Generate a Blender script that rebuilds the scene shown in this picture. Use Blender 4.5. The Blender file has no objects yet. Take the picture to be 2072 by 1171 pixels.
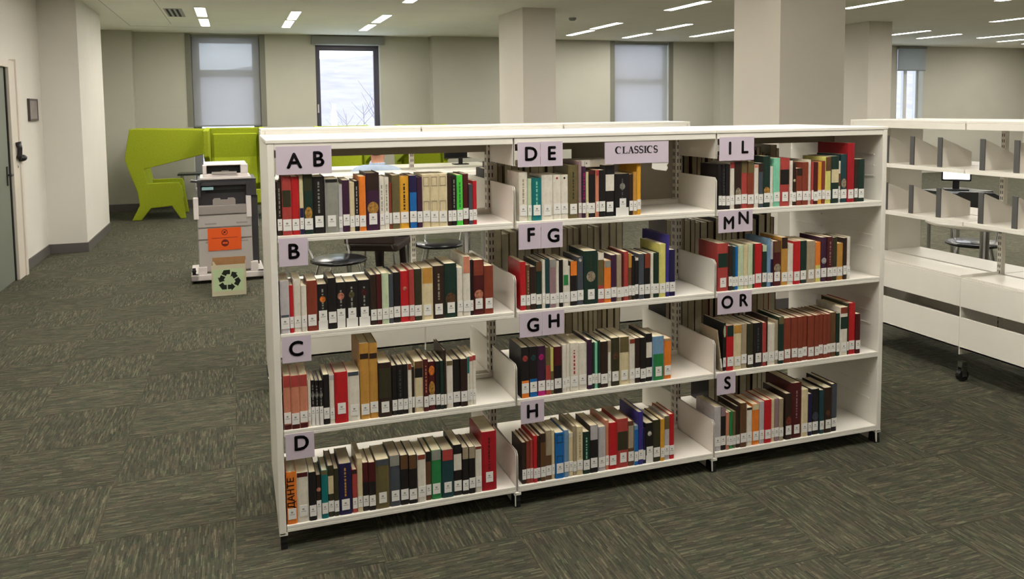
import bpy, bmesh, math, random
from mathutils import Vector, Matrix
random.seed(7)

# ------------------------------------------------------------------ camera, world, exposure
scene = bpy.context.scene
COL = scene.collection
IMG_W = 2072.0
FOCAL_PX, YAW, PITCH, ROLL = 1634.5, 0.3296, 0.0755, -0.0109
CAM = Vector((-0.1021, -2.9485, 1.5944))

cam_data = bpy.data.cameras.new('camera')
cam_data.sensor_fit = 'HORIZONTAL'
cam_data.sensor_width = 36.0
cam_data.lens = FOCAL_PX / IMG_W * 36.0
cam_data.shift_y = -243.0 / IMG_W
cam_data.clip_start = 0.05
cam_data.clip_end = 300
cam = bpy.data.objects.new('camera', cam_data)
COL.objects.link(cam)
_f = Vector((math.sin(YAW) * math.cos(PITCH), math.cos(YAW) * math.cos(PITCH), -math.sin(PITCH)))
_r = Vector((math.cos(YAW), -math.sin(YAW), 0))
_u = _r.cross(_f)
_r2 = math.cos(ROLL) * _r + math.sin(ROLL) * _u
_u2 = -math.sin(ROLL) * _r + math.cos(ROLL) * _u
cam.matrix_world = Matrix(((_r2.x, _u2.x, -_f.x, CAM.x), (_r2.y, _u2.y, -_f.y, CAM.y),
                           (_r2.z, _u2.z, -_f.z, CAM.z), (0, 0, 0, 1)))
scene.camera = cam

world = bpy.data.worlds.new('overcast_sky')
scene.world = world
world.use_nodes = True
bg = world.node_tree.nodes['Background']
bg.inputs['Color'].default_value = (0.80, 0.89, 1.0, 1)
bg.inputs['Strength'].default_value = 1.05

vs = scene.view_settings
vs.view_transform = 'Standard'
vs.look = 'None'
vs.gamma = 1.0
vs.use_curve_mapping = False
vs.exposure = 1.72

LAMP_STRENGTH = 17.0
LAMP_COLOUR = (1.0, 0.95, 0.86)

# ------------------------------------------------------------------ helpers
def lin(c):
    c = c / 255.0
    return c / 12.92 if c <= 0.04045 else ((c + 0.055) / 1.055) ** 2.4

MATS = {}
def mat(name, rgb=None, rough=0.55, metal=0.0, spec=0.4, noise=0.0, nscale=20.0, gain=1.0, coat=0.0):
    """node material from an sRGB colour (0-255) with an optional soft procedural mottling"""
    if name in MATS:
        return MATS[name]
    m = bpy.data.materials.new(name)
    m.use_nodes = True
    nt = m.node_tree
    p = nt.nodes['Principled BSDF']
    col = [min(0.86, lin(c) * gain) for c in rgb]
    p.inputs['Base Color'].default_value = (*col, 1)
    p.inputs['Roughness'].default_value = rough
    p.inputs['Metallic'].default_value = metal
    p.inputs['Specular IOR Level'].default_value = spec
    p.inputs['Coat Weight'].default_value = coat
    if noise:
        tc = nt.nodes.new('ShaderNodeTexCoord')
        nz = nt.nodes.new('ShaderNodeTexNoise')
        nz.inputs['Scale'].default_value = nscale
        nz.inputs['Detail'].default_value = 3
        rp = nt.nodes.new('ShaderNodeValToRGB')
        rp.color_ramp.elements[0].position = 0.3
        rp.color_ramp.elements[1].position = 0.7
        rp.color_ramp.elements[0].color = (*[c * (1 - noise) for c in col], 1)
        rp.color_ramp.elements[1].color = (*[min(0.9, c * (1 + noise)) for c in col], 1)
        nt.links.new(tc.outputs['Object'], nz.inputs['Vector'])
        nt.links.new(nz.outputs['Fac'], rp.inputs['Fac'])
        nt.links.new(rp.outputs['Color'], p.inputs['Base Color'])
    MATS[name] = m
    return m

def emit_mat(name, rgb, strength):
    m = bpy.data.materials.new(name)
    m.use_nodes = True
    nt = m.node_tree
    nt.nodes.remove(nt.nodes['Principled BSDF'])
    e = nt.nodes.new('ShaderNodeEmission')
    e.inputs['Color'].default_value = (*rgb, 1)
    e.inputs['Strength'].default_value = strength
    nt.links.new(e.outputs[0], nt.nodes['Material Output'].inputs['Surface'])
    MATS[name] = m
    return m

class MB:
    """collects faces for one mesh"""
    def __init__(s):
        s.v = []; s.f = []; s.mi = []
    def add(s, vs, fs, mi=0):
        o = len(s.v)
        s.v += [tuple(v) for v in vs]
        s.f += [tuple(i + o for i in f) for f in fs]
        s.mi += [mi] * len(fs)
        return s
    def box(s, x0, x1, y0, y1, z0, z1, mi=0, top=None):
        """axis box; top=(dx0,dx1,dy0,dy1) insets the upper face"""
        a, b, c, d = top if top else (0, 0, 0, 0)
        vs = [(x0, y0, z0), (x1, y0, z0), (x1, y1, z0), (x0, y1, z0),
              (x0 + a, y0 + c, z1), (x1 - b, y0 + c, z1), (x1 - b, y1 - d, z1), (x0 + a, y1 - d, z1)]
        return s.add(vs, [(0, 3, 2, 1), (4, 5, 6, 7), (0, 1, 5, 4), (1, 2, 6, 5), (2, 3, 7, 6), (3, 0, 4, 7)], mi)
    def prism(s, poly, a0, a1, axis='y', mi=0):
        """polygon extruded along an axis; poly in the other two axes ((x,z) for y, (y,z) for x, (x,y) for z)"""
        n = len(poly)
        def P(p, a):
            return {'y': (p[0], a, p[1]), 'x': (a, p[0], p[1]), 'z': (p[0], p[1], a)}[axis]
        area = sum(poly[i][0] * poly[(i + 1) % n][1] - poly[(i + 1) % n][0] * poly[i][1] for i in range(n))
        if (area > 0) == (axis == 'y'):
            poly = poly[::-1]
        vs = [P(p, a0) for p in poly] + [P(p, a1) for p in poly]
        fs = [tuple(range(n))[::-1], tuple(range(n, 2 * n))]
        fs += [(i, (i + 1) % n, (i + 1) % n + n, i + n) for i in range(n)]
        return s.add(vs, fs, mi)
    def tube(s, pts, r, n=8, mi=0, cap=True):
        pts = [Vector(p) for p in pts]
        rr = r if isinstance(r, (list, tuple)) else [r] * len(pts)
        rings = []
        for i, p in enumerate(pts):
            d = (pts[min(i + 1, len(pts) - 1)] - pts[max(i - 1, 0)]).normalized()
            a = d.orthogonal().normalized() if i == 0 else (rings_a - rings_a.dot(d) * d).normalized()
            rings_a = a
            b = d.cross(a)
            rings.append([p + rr[i] * (math.cos(2 * math.pi * k / n) * a + math.sin(2 * math.pi * k / n) * b) for k in range(n)])
        vs = [v for r_ in rings for v in r_]
        fs = []
        for i in range(len(pts) - 1):
            for k in range(n):
                fs.append((i * n + k, i * n + (k + 1) % n, (i + 1) * n + (k + 1) % n, (i + 1) * n + k))
        if cap:
            fs.append(tuple(range(n))[::-1])
            fs.append(tuple(range((len(pts) - 1) * n, len(pts) * n)))
        return s.add(vs, fs, mi)
    def lathe(s, prof, c=(0, 0, 0), n=20, mi=0):
        vs = []; fs = []
        for r, z in prof:
            for k in range(n):
                a = 2 * math.pi * k / n
                vs.append((c[0] + r * math.cos(a), c[1] + r * math.sin(a), c[2] + z))
        for i in range(len(prof) - 1):
            for k in range(n):
                fs.append((i * n + k, i * n + (k + 1) % n, (i + 1) * n + (k + 1) % n, (i + 1) * n + k))
        fs.append(tuple(range(n))[::-1])
        fs.append(tuple(range((len(prof) - 1) * n, len(prof) * n)))
        return s.add(vs, fs, mi)
    def ball(s, c, r, n=12, m=8, mi=0):
        rx, ry, rz = r if isinstance(r, (list, tuple)) else (r, r, r)
        vs = [(c[0], c[1], c[2] - rz)]
        for i in range(1, m):
            t = math.pi * i / m - math.pi / 2
            for k in range(n):
                a = 2 * math.pi * k / n
                vs.append((c[0] + rx * math.cos(t) * math.cos(a), c[1] + ry * math.cos(t) * math.sin(a), c[2] + rz * math.sin(t)))
        vs.append((c[0], c[1], c[2] + rz))
        fs = [(0, 1 + (k + 1) % n, 1 + k) for k in range(n)]
        for i in range(m - 2):
            for k in range(n):
                a = 1 + i * n + k; b = 1 + i * n + (k + 1) % n
                fs.append((a, b, b + n, a + n))
        e = len(vs) - 1
        fs += [(1 + (m - 2) * n + k, 1 + (m - 2) * n + (k + 1) % n, e) for k in range(n)]
        return s.add(vs, fs, mi)
    def mesh(s, name, mats, smooth=False):
        me = bpy.data.meshes.new(name)
        me.from_pydata(s.v, [], s.f)
        for m in (mats if isinstance(mats, (list, tuple)) else [mats]):
            me.materials.append(m)
        for p, i in zip(me.polygons, s.mi):
            p.material_index = i
            p.use_smooth = smooth
        me.update()
        return me

def put(name, me, parent=None, loc=None, rotz=0.0):
    o = bpy.data.objects.new(name, me)
    COL.objects.link(o)
    if parent is not None:
        o.parent = parent
    if loc is not None:
        o.location = loc
    if rotz:
        o.rotation_euler = (0, 0, rotz)
    return o

def build(name, mb, mats, parent=None, loc=None, rotz=0.0, bevel=0.0, smooth=False):
    o = put(name, mb.mesh(name, mats, smooth), parent, loc, rotz)
    if bevel:
        b = o.modifiers.new('bevel', 'BEVEL')
        b.width = bevel
        b.segments = 2
        b.limit_method = 'ANGLE'
    return o

def thing(name, label, cat, loc=(0, 0, 0), rotz=0.0, group=None):
    o = bpy.data.objects.new(name, None)
    o.empty_display_size = 0.05
    COL.objects.link(o)
    o.location = loc
    o.rotation_euler = (0, 0, rotz)
    return tag(o, label, cat, group)

def tag(o, label, cat, group=None, kind=None):
    o['label'] = label
    o['category'] = cat
    if group:
        o['group'] = group
    if kind:
        o['kind'] = kind
    return o

def struct(o, label, cat):
    o['kind'] = 'structure'
    o['label'] = label
    o['category'] = cat
    return o

def copy_tree(src, loc, rotz, label, group=None):
    r = src.copy()
    COL.objects.link(r)
    r.location = loc
    r.rotation_euler = (0, 0, rotz)
    r['label'] = label
    if group:
        r['group'] = group
    for ch in list(src.children):
        c = ch.copy(); COL.objects.link(c); c.parent = r
        for g in list(ch.children):
            d = g.copy(); COL.objects.link(d); d.parent = c
    return r

def text_mesh(name, body, size, material, parent, loc, rot, extrude=0.0004, bold=0.0, align='CENTER'):
    cu = bpy.data.curves.new(name, 'FONT')
    cu.body = body
    cu.size = size
    cu.extrude = extrude
    cu.align_x = align
    cu.align_y = 'CENTER'
    cu.resolution_u = 4
    tmp = bpy.data.objects.new(name, cu)
    COL.objects.link(tmp)
    dg = bpy.context.evaluated_depsgraph_get()
    me = bpy.data.meshes.new_from_object(tmp.evaluated_get(dg))
    me.name = name
    bpy.data.objects.remove(tmp)
    bpy.data.curves.remove(cu)
    if bold:
        bm = bmesh.new(); bm.from_mesh(me)
        src = bm.verts[:] + bm.edges[:] + bm.faces[:]
        for dx, dy in ((bold, 0), (-bold, 0), (0, bold), (0, -bold)):
            r = bmesh.ops.duplicate(bm, geom=src)
            for v_ in r['geom']:
                if isinstance(v_, bmesh.types.BMVert):
                    v_.co.x += dx; v_.co.y += dy; v_.co.z += .00002
        bm.to_mesh(me); bm.free()
    me.materials.clear()
    me.materials.append(material)
    o = put(name, me, parent, loc)
    o.rotation_euler = rot
    return o

# ------------------------------------------------------------------ materials of the room
def wall_mat(name, rgb, bump=0.05):
    m = mat(name, rgb, rough=0.85, spec=0.2, noise=0.02, nscale=2.0)
    nt = m.node_tree
    p = nt.nodes['Principled BSDF']
    nz = nt.nodes.new('ShaderNodeTexNoise'); nz.inputs['Scale'].default_value = 220
    bp = nt.nodes.new('ShaderNodeBump'); bp.inputs['Strength'].default_value = bump; bp.inputs['Distance'].default_value = 0.002
    nt.links.new(nz.outputs['Fac'], bp.inputs['Height'])
    nt.links.new(bp.outputs['Normal'], p.inputs['Normal'])
    return m

WALL = wall_mat('painted_wall', (216, 212, 204))
WALL_FAR = wall_mat('painted_far_wall', (182, 180, 168))
CEIL = wall_mat('ceiling_paint', (240, 237, 226))
COLUMN = wall_mat('column_paint', (208, 202, 192))
BASEB = mat('grey_skirting', (92, 88, 86), rough=0.5)
WHITE = mat('white_powder_coat', (238, 234, 225), rough=0.38, spec=0.45, noise=0.015, nscale=6)
WHITE2 = mat('off_white_steel', (222, 217, 207), rough=0.42)
SLOT = mat('dark_slot', (30, 28, 26), rough=0.9)
BLACK = mat('black_plastic', (22, 21, 22), rough=0.45)
DARKGREY = mat('dark_grey_metal', (92, 92, 92), rough=0.4, metal=0.2)
CHROME = mat('chrome', (200, 200, 205), rough=0.15, metal=1.0)
INK = mat('black_ink', (24, 18, 26), rough=0.8)
LILAC = mat('lilac_paper', (206, 193, 208), rough=0.8, spec=0.15, noise=0.02, nscale=8)
PAPERW = mat('white_paper', (228, 224, 216), rough=0.8, spec=0.15)
PAGES = mat('book_pages', (236, 224, 194), rough=0.85, spec=0.1, noise=0.08, nscale=30)
PAGES2 = mat('aged_pages', (196, 182, 156), rough=0.85, spec=0.1, noise=0.1, nscale=30)

def carpet_material(name, per_tile):
    m = bpy.data.materials.new(name)
    m.use_nodes = True
    nt = m.node_tree; N = nt.nodes; L = nt.links
    p = N['Principled BSDF']
    p.inputs['Roughness'].default_value = 0.95
    p.inputs['Specular IOR Level'].default_value = 0.1
    tc = N.new('ShaderNodeTexCoord')
    def math_(op, i0, i1=None):
        n = N.new('ShaderNodeMath'); n.operation = op
        for k, q in enumerate((i0, i1)):
            if q is None:
                continue
            if isinstance(q, (int, float)):
                n.inputs[k].default_value = q
            else:
                L.new(q, n.inputs[k])
        return n.outputs[0]
    def streaks(sx, sy, swap=False):
        """thin yarn rows, each broken into runs of its own length and shade"""
        sp = N.new('ShaderNodeSeparateXYZ')
        L.new(tc.outputs['Object'], sp.inputs[0])
        X, Y = (sp.outputs[1], sp.outputs[0]) if swap else (sp.outputs[0], sp.outputs[1])
        shift = 0.0
        if per_tile:
            oi = N.new('ShaderNodeObjectInfo')
            shift = math_('MULTIPLY', oi.outputs['Random'], 931.0)
        row = math_('FLOOR', math_('ADD', math_('MULTIPLY', Y, sy), shift))
        w1 = N.new('ShaderNodeTexWhiteNoise'); w1.noise_dimensions = '1D'
        L.new(row, w1.inputs['W'])
        run = math_('FLOOR', math_('ADD', math_('MULTIPLY', X, sx), math_('MULTIPLY', w1.outputs['Value'], 9.0)))
        cb = N.new('ShaderNodeCombineXYZ')
        L.new(run, cb.inputs[0]); L.new(row, cb.inputs[1])
        w2 = N.new('ShaderNodeTexWhiteNoise'); w2.noise_dimensions = '2D'
        L.new(cb.outputs[0], w2.inputs['Vector'])
        return w2.outputs['Value']
    def yarn(swap=False):
        f = math_('MULTIPLY', streaks(22, 300, swap), .5)
        c = math_('MULTIPLY', streaks(14, 125, swap), .5)
        return math_('ADD', f, c)
    a = yarn()
    if per_tile:
        fac = a
    else:
        b = yarn(True)
        ck = N.new('ShaderNodeTexChecker'); ck.inputs['Scale'].default_value = 2.0
        L.new(tc.outputs['Object'], ck.inputs['Vector'])
        mx = N.new('ShaderNodeMix')
        L.new(ck.outputs['Fac'], mx.inputs[0]); L.new(b, mx.inputs[2]); L.new(a, mx.inputs[3])
        fac = mx.outputs[0]
    rp = N.new('ShaderNodeValToRGB')
    el = rp.color_ramp.elements
    el[0].position = 0.05; el[0].color = (0.0416, 0.0438, 0.0328, 1)
    el[1].position = 0.95; el[1].color = (0.1650, 0.1562, 0.1044, 1)
    e = el.new(0.35); e.color = (0.0621, 0.0621, 0.0460, 1)
    e = el.new(0.55); e.color = (0.0781, 0.0737, 0.0569, 1)
    e = el.new(0.75); e.color = (0.1022, 0.0971, 0.0672, 1)
    L.new(fac, rp.inputs['Fac'])
    hz = N.new('ShaderNodeTexNoise'); hz.inputs['Scale'].default_value = 14.0; hz.inputs['Detail'].default_value = 3.0
    L.new(tc.outputs['Object'], hz.inputs['Vector'])
    hr = N.new('ShaderNodeValToRGB')
    hr.color_ramp.elements[0].position = 0.36; hr.color_ramp.elements[0].color = (0.92, 1.02, 0.95, 1)
    hr.color_ramp.elements[1].position = 0.64; hr.color_ramp.elements[1].color = (1.06, 0.985, 0.98, 1)
    L.new(hz.outputs['Fac'], hr.inputs['Fac'])
    hm = N.new('ShaderNodeMix'); hm.data_type = 'RGBA'; hm.blend_type = 'MULTIPLY'; hm.inputs[0].default_value = 1.0
    L.new(rp.outputs['Color'], hm.inputs[6]); L.new(hr.outputs['Color'], hm.inputs[7])
    out = hm.outputs[2]
    if per_tile:
        oi = N.new('ShaderNodeObjectInfo')
        mr = N.new('ShaderNodeMapRange'); mr.inputs['To Min'].default_value = 0.95; mr.inputs['To Max'].default_value = 1.05
        L.new(oi.outputs['Random'], mr.inputs['Value'])
        hs = N.new('ShaderNodeHueSaturation')
        L.new(mr.outputs[0], hs.inputs['Value']); L.new(out, hs.inputs['Color'])
        out = hs.outputs['Color']
    L.new(out, p.inputs['Base Color'])
    bp = N.new('ShaderNodeBump'); bp.inputs['Strength'].default_value = 0.2; bp.inputs['Distance'].default_value = 0.003
    L.new(fac, bp.inputs['Height']); L.new(bp.outputs['Normal'], p.inputs['Normal'])
    MATS[name] = m
    return m

CARPET = carpet_material('carpet_far', False)
CARPET_TILE = carpet_material('carpet_tile_pile', True)

# ------------------------------------------------------------------ the room
H = 2.90
XL, XR, YB, YF = -2.15, 18.0, -6.5, 11.60
floor = build('floor', MB().box(XL - 0.2, XR, YB, YF + 0.3, -0.12, -0.0015), CARPET)
struct(floor, 'grey green streaked carpet floor laid in square tiles', 'floor')

# nearest carpet tiles one by one, quarter-turned like a chequerboard
T = 0.5
tile_me = MB().box(-T / 2 + .0008, T / 2 - .0008, -T / 2 + .0008, T / 2 - .0008, -0.0014, 0.0, top=(.001, .001, .001, .001)).mesh('carpet_tile', CARPET_TILE)
cand = []
for i in range(-5, 40):
    for j in range(-6, 40):
        cx, cy = i * T + 0.1, j * T + 0.05
        if cx - T / 2 < XL or cy + T / 2 > YF - .3:
            continue
        if cx < -1.45 and cy > 7.0:
            continue
        d = Vector((cx, cy, 0)) - CAM
        t = d.dot(_f)
        if t < 0.5:
            continue
        u = 1036 + FOCAL_PX * d.dot(_r2) / t
        v = 342.5 - FOCAL_PX * d.dot(_u2) / t
        if -260 < u < 2330 and v < 1420:
            cand.append((d.length, cx, cy, i, j))
cand.sort()
for _, cx, cy, i, j in cand[:300]:
    put('carpet_tile', tile_me, floor, (cx, cy, 0), ((i + j) % 2) * math.pi / 2 + (math.pi if (i * 7 + j * 3) % 5 < 2 else 0))

ceiling = build('ceiling', MB().box(XL - 0.2, XR, YB, YF + 0.3, H, H + 0.15), CEIL)
struct(ceiling, 'white painted ceiling with recessed strip lights', 'ceiling')
for x0, x1, y0, y1 in ((-1.55, -1.545, 6.9, 10.6), (-0.95, -0.945, 6.9, 10.2), (-1.55, -0.4, 10.6, 10.605)):
    build('ceiling_seam', MB().box(x0, x1, y0, y1, H - .0012, H + .001), BASEB, ceiling)

wall_left = build('wall_left', MB().box(XL - 0.2, XL, YB, YF + .3, 0, H), WALL)
struct(wall_left, 'white plaster wall on the left with a door', 'wall')
bump = build('column_casing', MB().box(XL, -1.755, 7.38, 9.14, 0, H), WALL, wall_left)
bump['label'] = 'boxed out white column on the left wall'
bb = build('baseboard_left', MB().box(XL, XL + .012, 6.16, 7.38, 0, .105).box(XL, -1.755, 7.368, 7.38, 0, .105).box(-1.755, -1.743, 7.368, 9.14, 0, .105).box(XL, XL + .012, YB, 4.9, 0, .105), BASEB)
struct(bb, 'dark grey skirting along the left wall and its column', 'skirting')

# far wall with window openings: (x0, x1, z0, z1)
OPEN = [(-0.76, 0.35, 0.30, 2.88), (1.27, 2.40, 0.55, 2.74), (7.03, 8.27, 0.40, 2.88), (12.35, 13.10, 0.50, 2.60), (14.10, 14.86, 0.50, 2.88)]
mb = MB()
xs = XL
for (x0, x1, z0, z1) in OPEN:
    mb.box(xs, x0, YF, YF + .3, 0, H)
    mb.box(x0, x1, YF, YF + .3, 0, z0)
    mb.box(x0, x1, YF, YF + .3, z1, H)
    xs = x1
mb.box(xs, XR, YF, YF + .3, 0, H)
wall_far = build('wall_far', mb, WALL_FAR)
struct(wall_far, 'beige far wall with tall windows and roller blinds', 'wall')
for x0, x1 in ((XL, -1.62), (3.30, 5.30), (9.3, 11.4)):
    build('pier', MB().box(x0, x1, YF - .26, YF, 0, H), WALL_FAR, wall_far)
bb = build('baseboard_far', MB().box(-1.62, 3.30, YF - .012, YF, 0, .12).box(XL, -1.61, YF - .272, YF - .26, 0, .12).box(-1.62, -1.608, YF - .272, YF, 0, .12).box(5.3, 9.3, YF - .012, YF, 0, .12), BASEB)
struct(bb, 'dark grey skirting along the far wall', 'skirting')
w = build('wall_right', MB().box(XR, XR + .2, YB, YF + .3, 0, H), WALL)
struct(w, 'white wall on the right, far outside the view', 'wall')
w = build('wall_back', MB().box(XL - .2, XR + .2, YB - .2, YB, 0, H), WALL)
struct(w, 'white wall behind the viewer', 'wall')

for nm, x0, x1, y0, y1, lb in (('column_1', 3.49, 3.95, 7.06, 8.06, 'white square column behind the middle of the shelving, nearest the green chairs'),
                               ('column_2', 3.82, 4.42, 2.22, 2.82, 'broad white square column rising behind the right part of the shelving'),
                               ('column_3', 9.40, 9.86, 7.38, 8.40, 'white square column half hidden behind the broad one, left of the blue window')):
    o = build(nm, MB().box(x0, x1, y0, y1, 0, H), COLUMN)
    struct(o, lb, 'column')
    build('skirting', MB().box(x0 - .012, x1 + .012, y0 - .012, y1 + .012, 0, .1), BASEB, o)

# ------------------------------------------------------------------ windows
FRAME_D = mat('anthracite_frame', (74, 70, 84), rough=0.4)
FRAME_M = mat('grey_frame', (120, 120, 122), rough=.5)
FRAME_W = mat('pale_frame', (206, 206, 208), rough=0.4)
def glass_mat():
    m = bpy.data.materials.new('window_glass'); m.use_nodes = True
    nt = m.node_tree; nt.nodes.remove(nt.nodes['Principled BSDF'])
    t = nt.nodes.new('ShaderNodeBsdfTransparent'); t.inputs[0].default_value = (0.94, 0.96, 0.97, 1)
    g = nt.nodes.new('ShaderNodeBsdfGlossy'); g.inputs['Roughness'].default_value = 0.02
    mx = nt.nodes.new('ShaderNodeMixShader'); mx.inputs[0].default_value = 0.05
    nt.links.new(t.outputs[0], mx.inputs[1]); nt.links.new(g.outputs[0], mx.inputs[2])
    nt.links.new(mx.outputs[0], nt.nodes['Material Output'].inputs['Surface'])
    return m
GLASS = glass_mat()
def blind_mat(name, see, rgb):
    m = bpy.data.materials.new(name); m.use_nodes = True
    nt = m.node_tree; nt.nodes.remove(nt.nodes['Principled BSDF'])
    d = nt.nodes.new('ShaderNodeBsdfDiffuse'); d.inputs[0].default_value = (*rgb, 1)
    t = nt.nodes.new('ShaderNodeBsdfTranslucent'); t.inputs[0].default_value = (*rgb, 1)
    s = nt.nodes.new('ShaderNodeBsdfTransparent')
    m1 = nt.nodes.new('ShaderNodeMixShader'); m1.inputs[0].default_value = 0.5
    m2 = nt.nodes.new('ShaderNodeMixShader'); m2.inputs[0].default_value = see
    nt.links.new(d.outputs[0], m1.inputs[1]); nt.links.new(t.outputs[0], m1.inputs[2])
    nt.links.new(m1.outputs[0], m2.inputs[1]); nt.links.new(s.outputs[0], m2.inputs[2])
    nt.links.new(m2.outputs[0], nt.nodes['Material Output'].inputs['Surface'])
    return m
BLIND = blind_mat('blind_fabric', 0.33, (0.46, 0.45, 0.44))
BLIND_G = blind_mat('grey_blind_fabric', 0.03, (0.46, 0.48, 0.47))
CASSETTE = mat('blind_cassette', (128, 130, 126), rough=0.6)

def window(name, label, x0, x1, z0, z1, frame, transom=None, mullion=None, yw=YF + .17, fw=.07):
    f = MB()
    f.box(x0, x1, yw, yw + .07, z1 - fw, z1).box(x0, x1, yw, yw + .07, z0, z0 + fw)
    f.box(x0, x0 + fw, yw, yw + .07, z0 + fw, z1 - fw).box(x1 - fw, x1, yw, yw + .07, z0 + fw, z1 - fw)
    o = thing(name, label, 'window', (0, 0, 0))
    o['kind'] = 'structure'
    build('window_frame', f, frame, o)
    zz = [z0 + fw, z1 - fw]
    if transom:
        build('transom', MB().box(x0 + fw, x1 - fw, yw, yw + .07, transom - .06, transom + .06), frame, o)
        zz = [z0 + fw, transom - .06, transom + .06, z1 - fw]
    xx = [x0 + fw, x1 - fw]
    if mullion:
        build('mullion', MB().box(mullion - .05, mullion + .05, yw, yw + .07, z0 + fw, z1 - fw), frame, o)
        xx = [x0 + fw, mullion - .05, mullion + .05, x1 - fw]
    for a in range(0, len(xx), 2):
        for b in range(0, len(zz), 2):
            build('window_pane', MB().box(xx[a], xx[a + 1], yw + .03, yw + .036, zz[b], zz[b + 1]), GLASS, o)
    build('window_sill', MB().box(x0 - .0, x1 + .0, YF - .02, yw, z0 - .03, z0 + .004), FRAME_W, o)
    return o
window('window_1', 'tall window behind the green armchair with its roller blind down', *OPEN[0], FRAME_M, transom=2.24, fw=.13)
w2 = window('window_2', 'clear window with a dark frame and a view of a bare hillside', *OPEN[1], FRAME_D, fw=.09)
build('window_handle', MB().box(1.30, 1.325, YF + .145, YF + .17, 1.55, 1.70), FRAME_W, w2)
window('window_3', 'tall window right of the middle column, covered by a pale blind', *OPEN[2], FRAME_W, transom=2.1)
window('window_4', 'narrow slit of window between the two white columns', *OPEN[3], FRAME_W)
window('window_5', 'narrow blue lit window on the far right under a grey blind', *OPEN[4], FRAME_W, mullion=14.5, fw=.05)

SIDE_STRIP = mat('blind_side_strip', (118, 118, 106), rough=.6)
def blind(label, x0, x1, z0, z1, fabric, y=YF + .06, drop=True, side_strips=False):
    o = thing('roller_blind', label, 'blind', (0, 0, 0), 0, 'roller blinds on the far wall')
    if drop:
        build('blind_fabric', MB().box(x0, x1, y, y + .0015, z0, z1), fabric, o)
        build('bottom_bar', MB().box(x0, x1, y - .008, y + .010, z0 - .02, z0), CASSETTE, o)
    if side_strips:  # flat dark strip down each side of the blind
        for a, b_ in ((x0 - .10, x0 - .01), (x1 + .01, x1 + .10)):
            build('side_strip', MB().box(a, b_, YF - .012, YF, max(0.0, z0 - .02), H - .01), SIDE_STRIP, o)
    build('blind_cassette', MB().box(x0, x1, y - .04, y + .04, z1, z1 + .05 if drop else z1 + .14), CASSETTE, o)
    return o
blind('pale see-through blind drawn down behind the green armchair', -.74, .33, 1.36, 2.83, BLIND, side_strips=True)
blind('rolled up grey blind box above the clear dark framed window', 1.20, 2.47, 0, 2.745, BLIND, y=YF - .045, drop=False)
blind('pale blind drawn down right of the middle column', 7.05, 8.25, 0.55, 2.83, BLIND, side_strips=True)
blind('short grey blind over the narrow window on the far right', 14.08, 14.88, 2.36, 2.84, BLIND_G, y=YF - .03)

# outside: hillside with bare trees and a pale post
HILL = mat('winter_hillside', (166, 158, 166), rough=1.0, noise=0.12, nscale=0.45)
hv = []; hf = []
NX, NY = 40, 10
for j in range(NY + 1):
    for i in range(NX + 1):
        x = -40 + 130 * i / NX; y = 30 + 60 * j / NY
        z = -4 + (10.2 + min(4.0, max(-1.0, .10 * (x + 2)))) * (j / NY) ** 0.8 + random.uniform(-.3, .3)
        hv.append((x, y, z))
for j in range(NY):
    for i in range(NX):
        a = j * (NX + 1) + i
        hf.append((a, a + 1, a + NX + 2, a + NX + 1))
hill = build('hillside', MB().add(hv, hf), HILL, smooth=True)
struct(hill, 'pale wintry hillside seen through the clear window', 'hill')
TWIG = mat('bare_twig', (112, 106, 116), rough=1.0)
TREES = ((3.32, 18.0, 3.4, 'tallest leafless tree outside at the right of the clear window'),
         (3.28, 19.7, 2.9, 'middle leafless tree outside, right of the white post'),
         (3.02, 21.4, 2.7, 'smallest leafless tree outside, low in the clear window'))
for tx, ty, hgt, lb in TREES:
    t = thing('bare_tree', lb, 'tree', (tx, ty, -1.2), 0, 'bare trees outside')
    build('trunk', MB().tube([(0, 0, 0), (.05, 0, hgt * .5), (.02, .05, hgt)], [.02, .013, .004], 6), TWIG, t)
    for b_ in range(22):
        a_ = random.uniform(0, 6.28); z0 = hgt * random.uniform(.3, .95); l = random.uniform(.3, .66)
        br = build('branch', MB().tube([(.03, 0, z0), (.03 + l * .5 * math.cos(a_), l * .5 * math.sin(a_), z0 + l * .45), (.03 + l * math.cos(a_), l * math.sin(a_), z0 + l)], [.007, .005, .003], 5), TWIG, t)
post = build('marker_post', MB().lathe([(.1, 0), (.1, 3.6), (.06, 3.7), (.06, 3.9)], n=10), PAPERW, None, (2.98, 24, -2.1))
tag(post, 'white post outside, at the left of the clear window', 'post')
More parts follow.
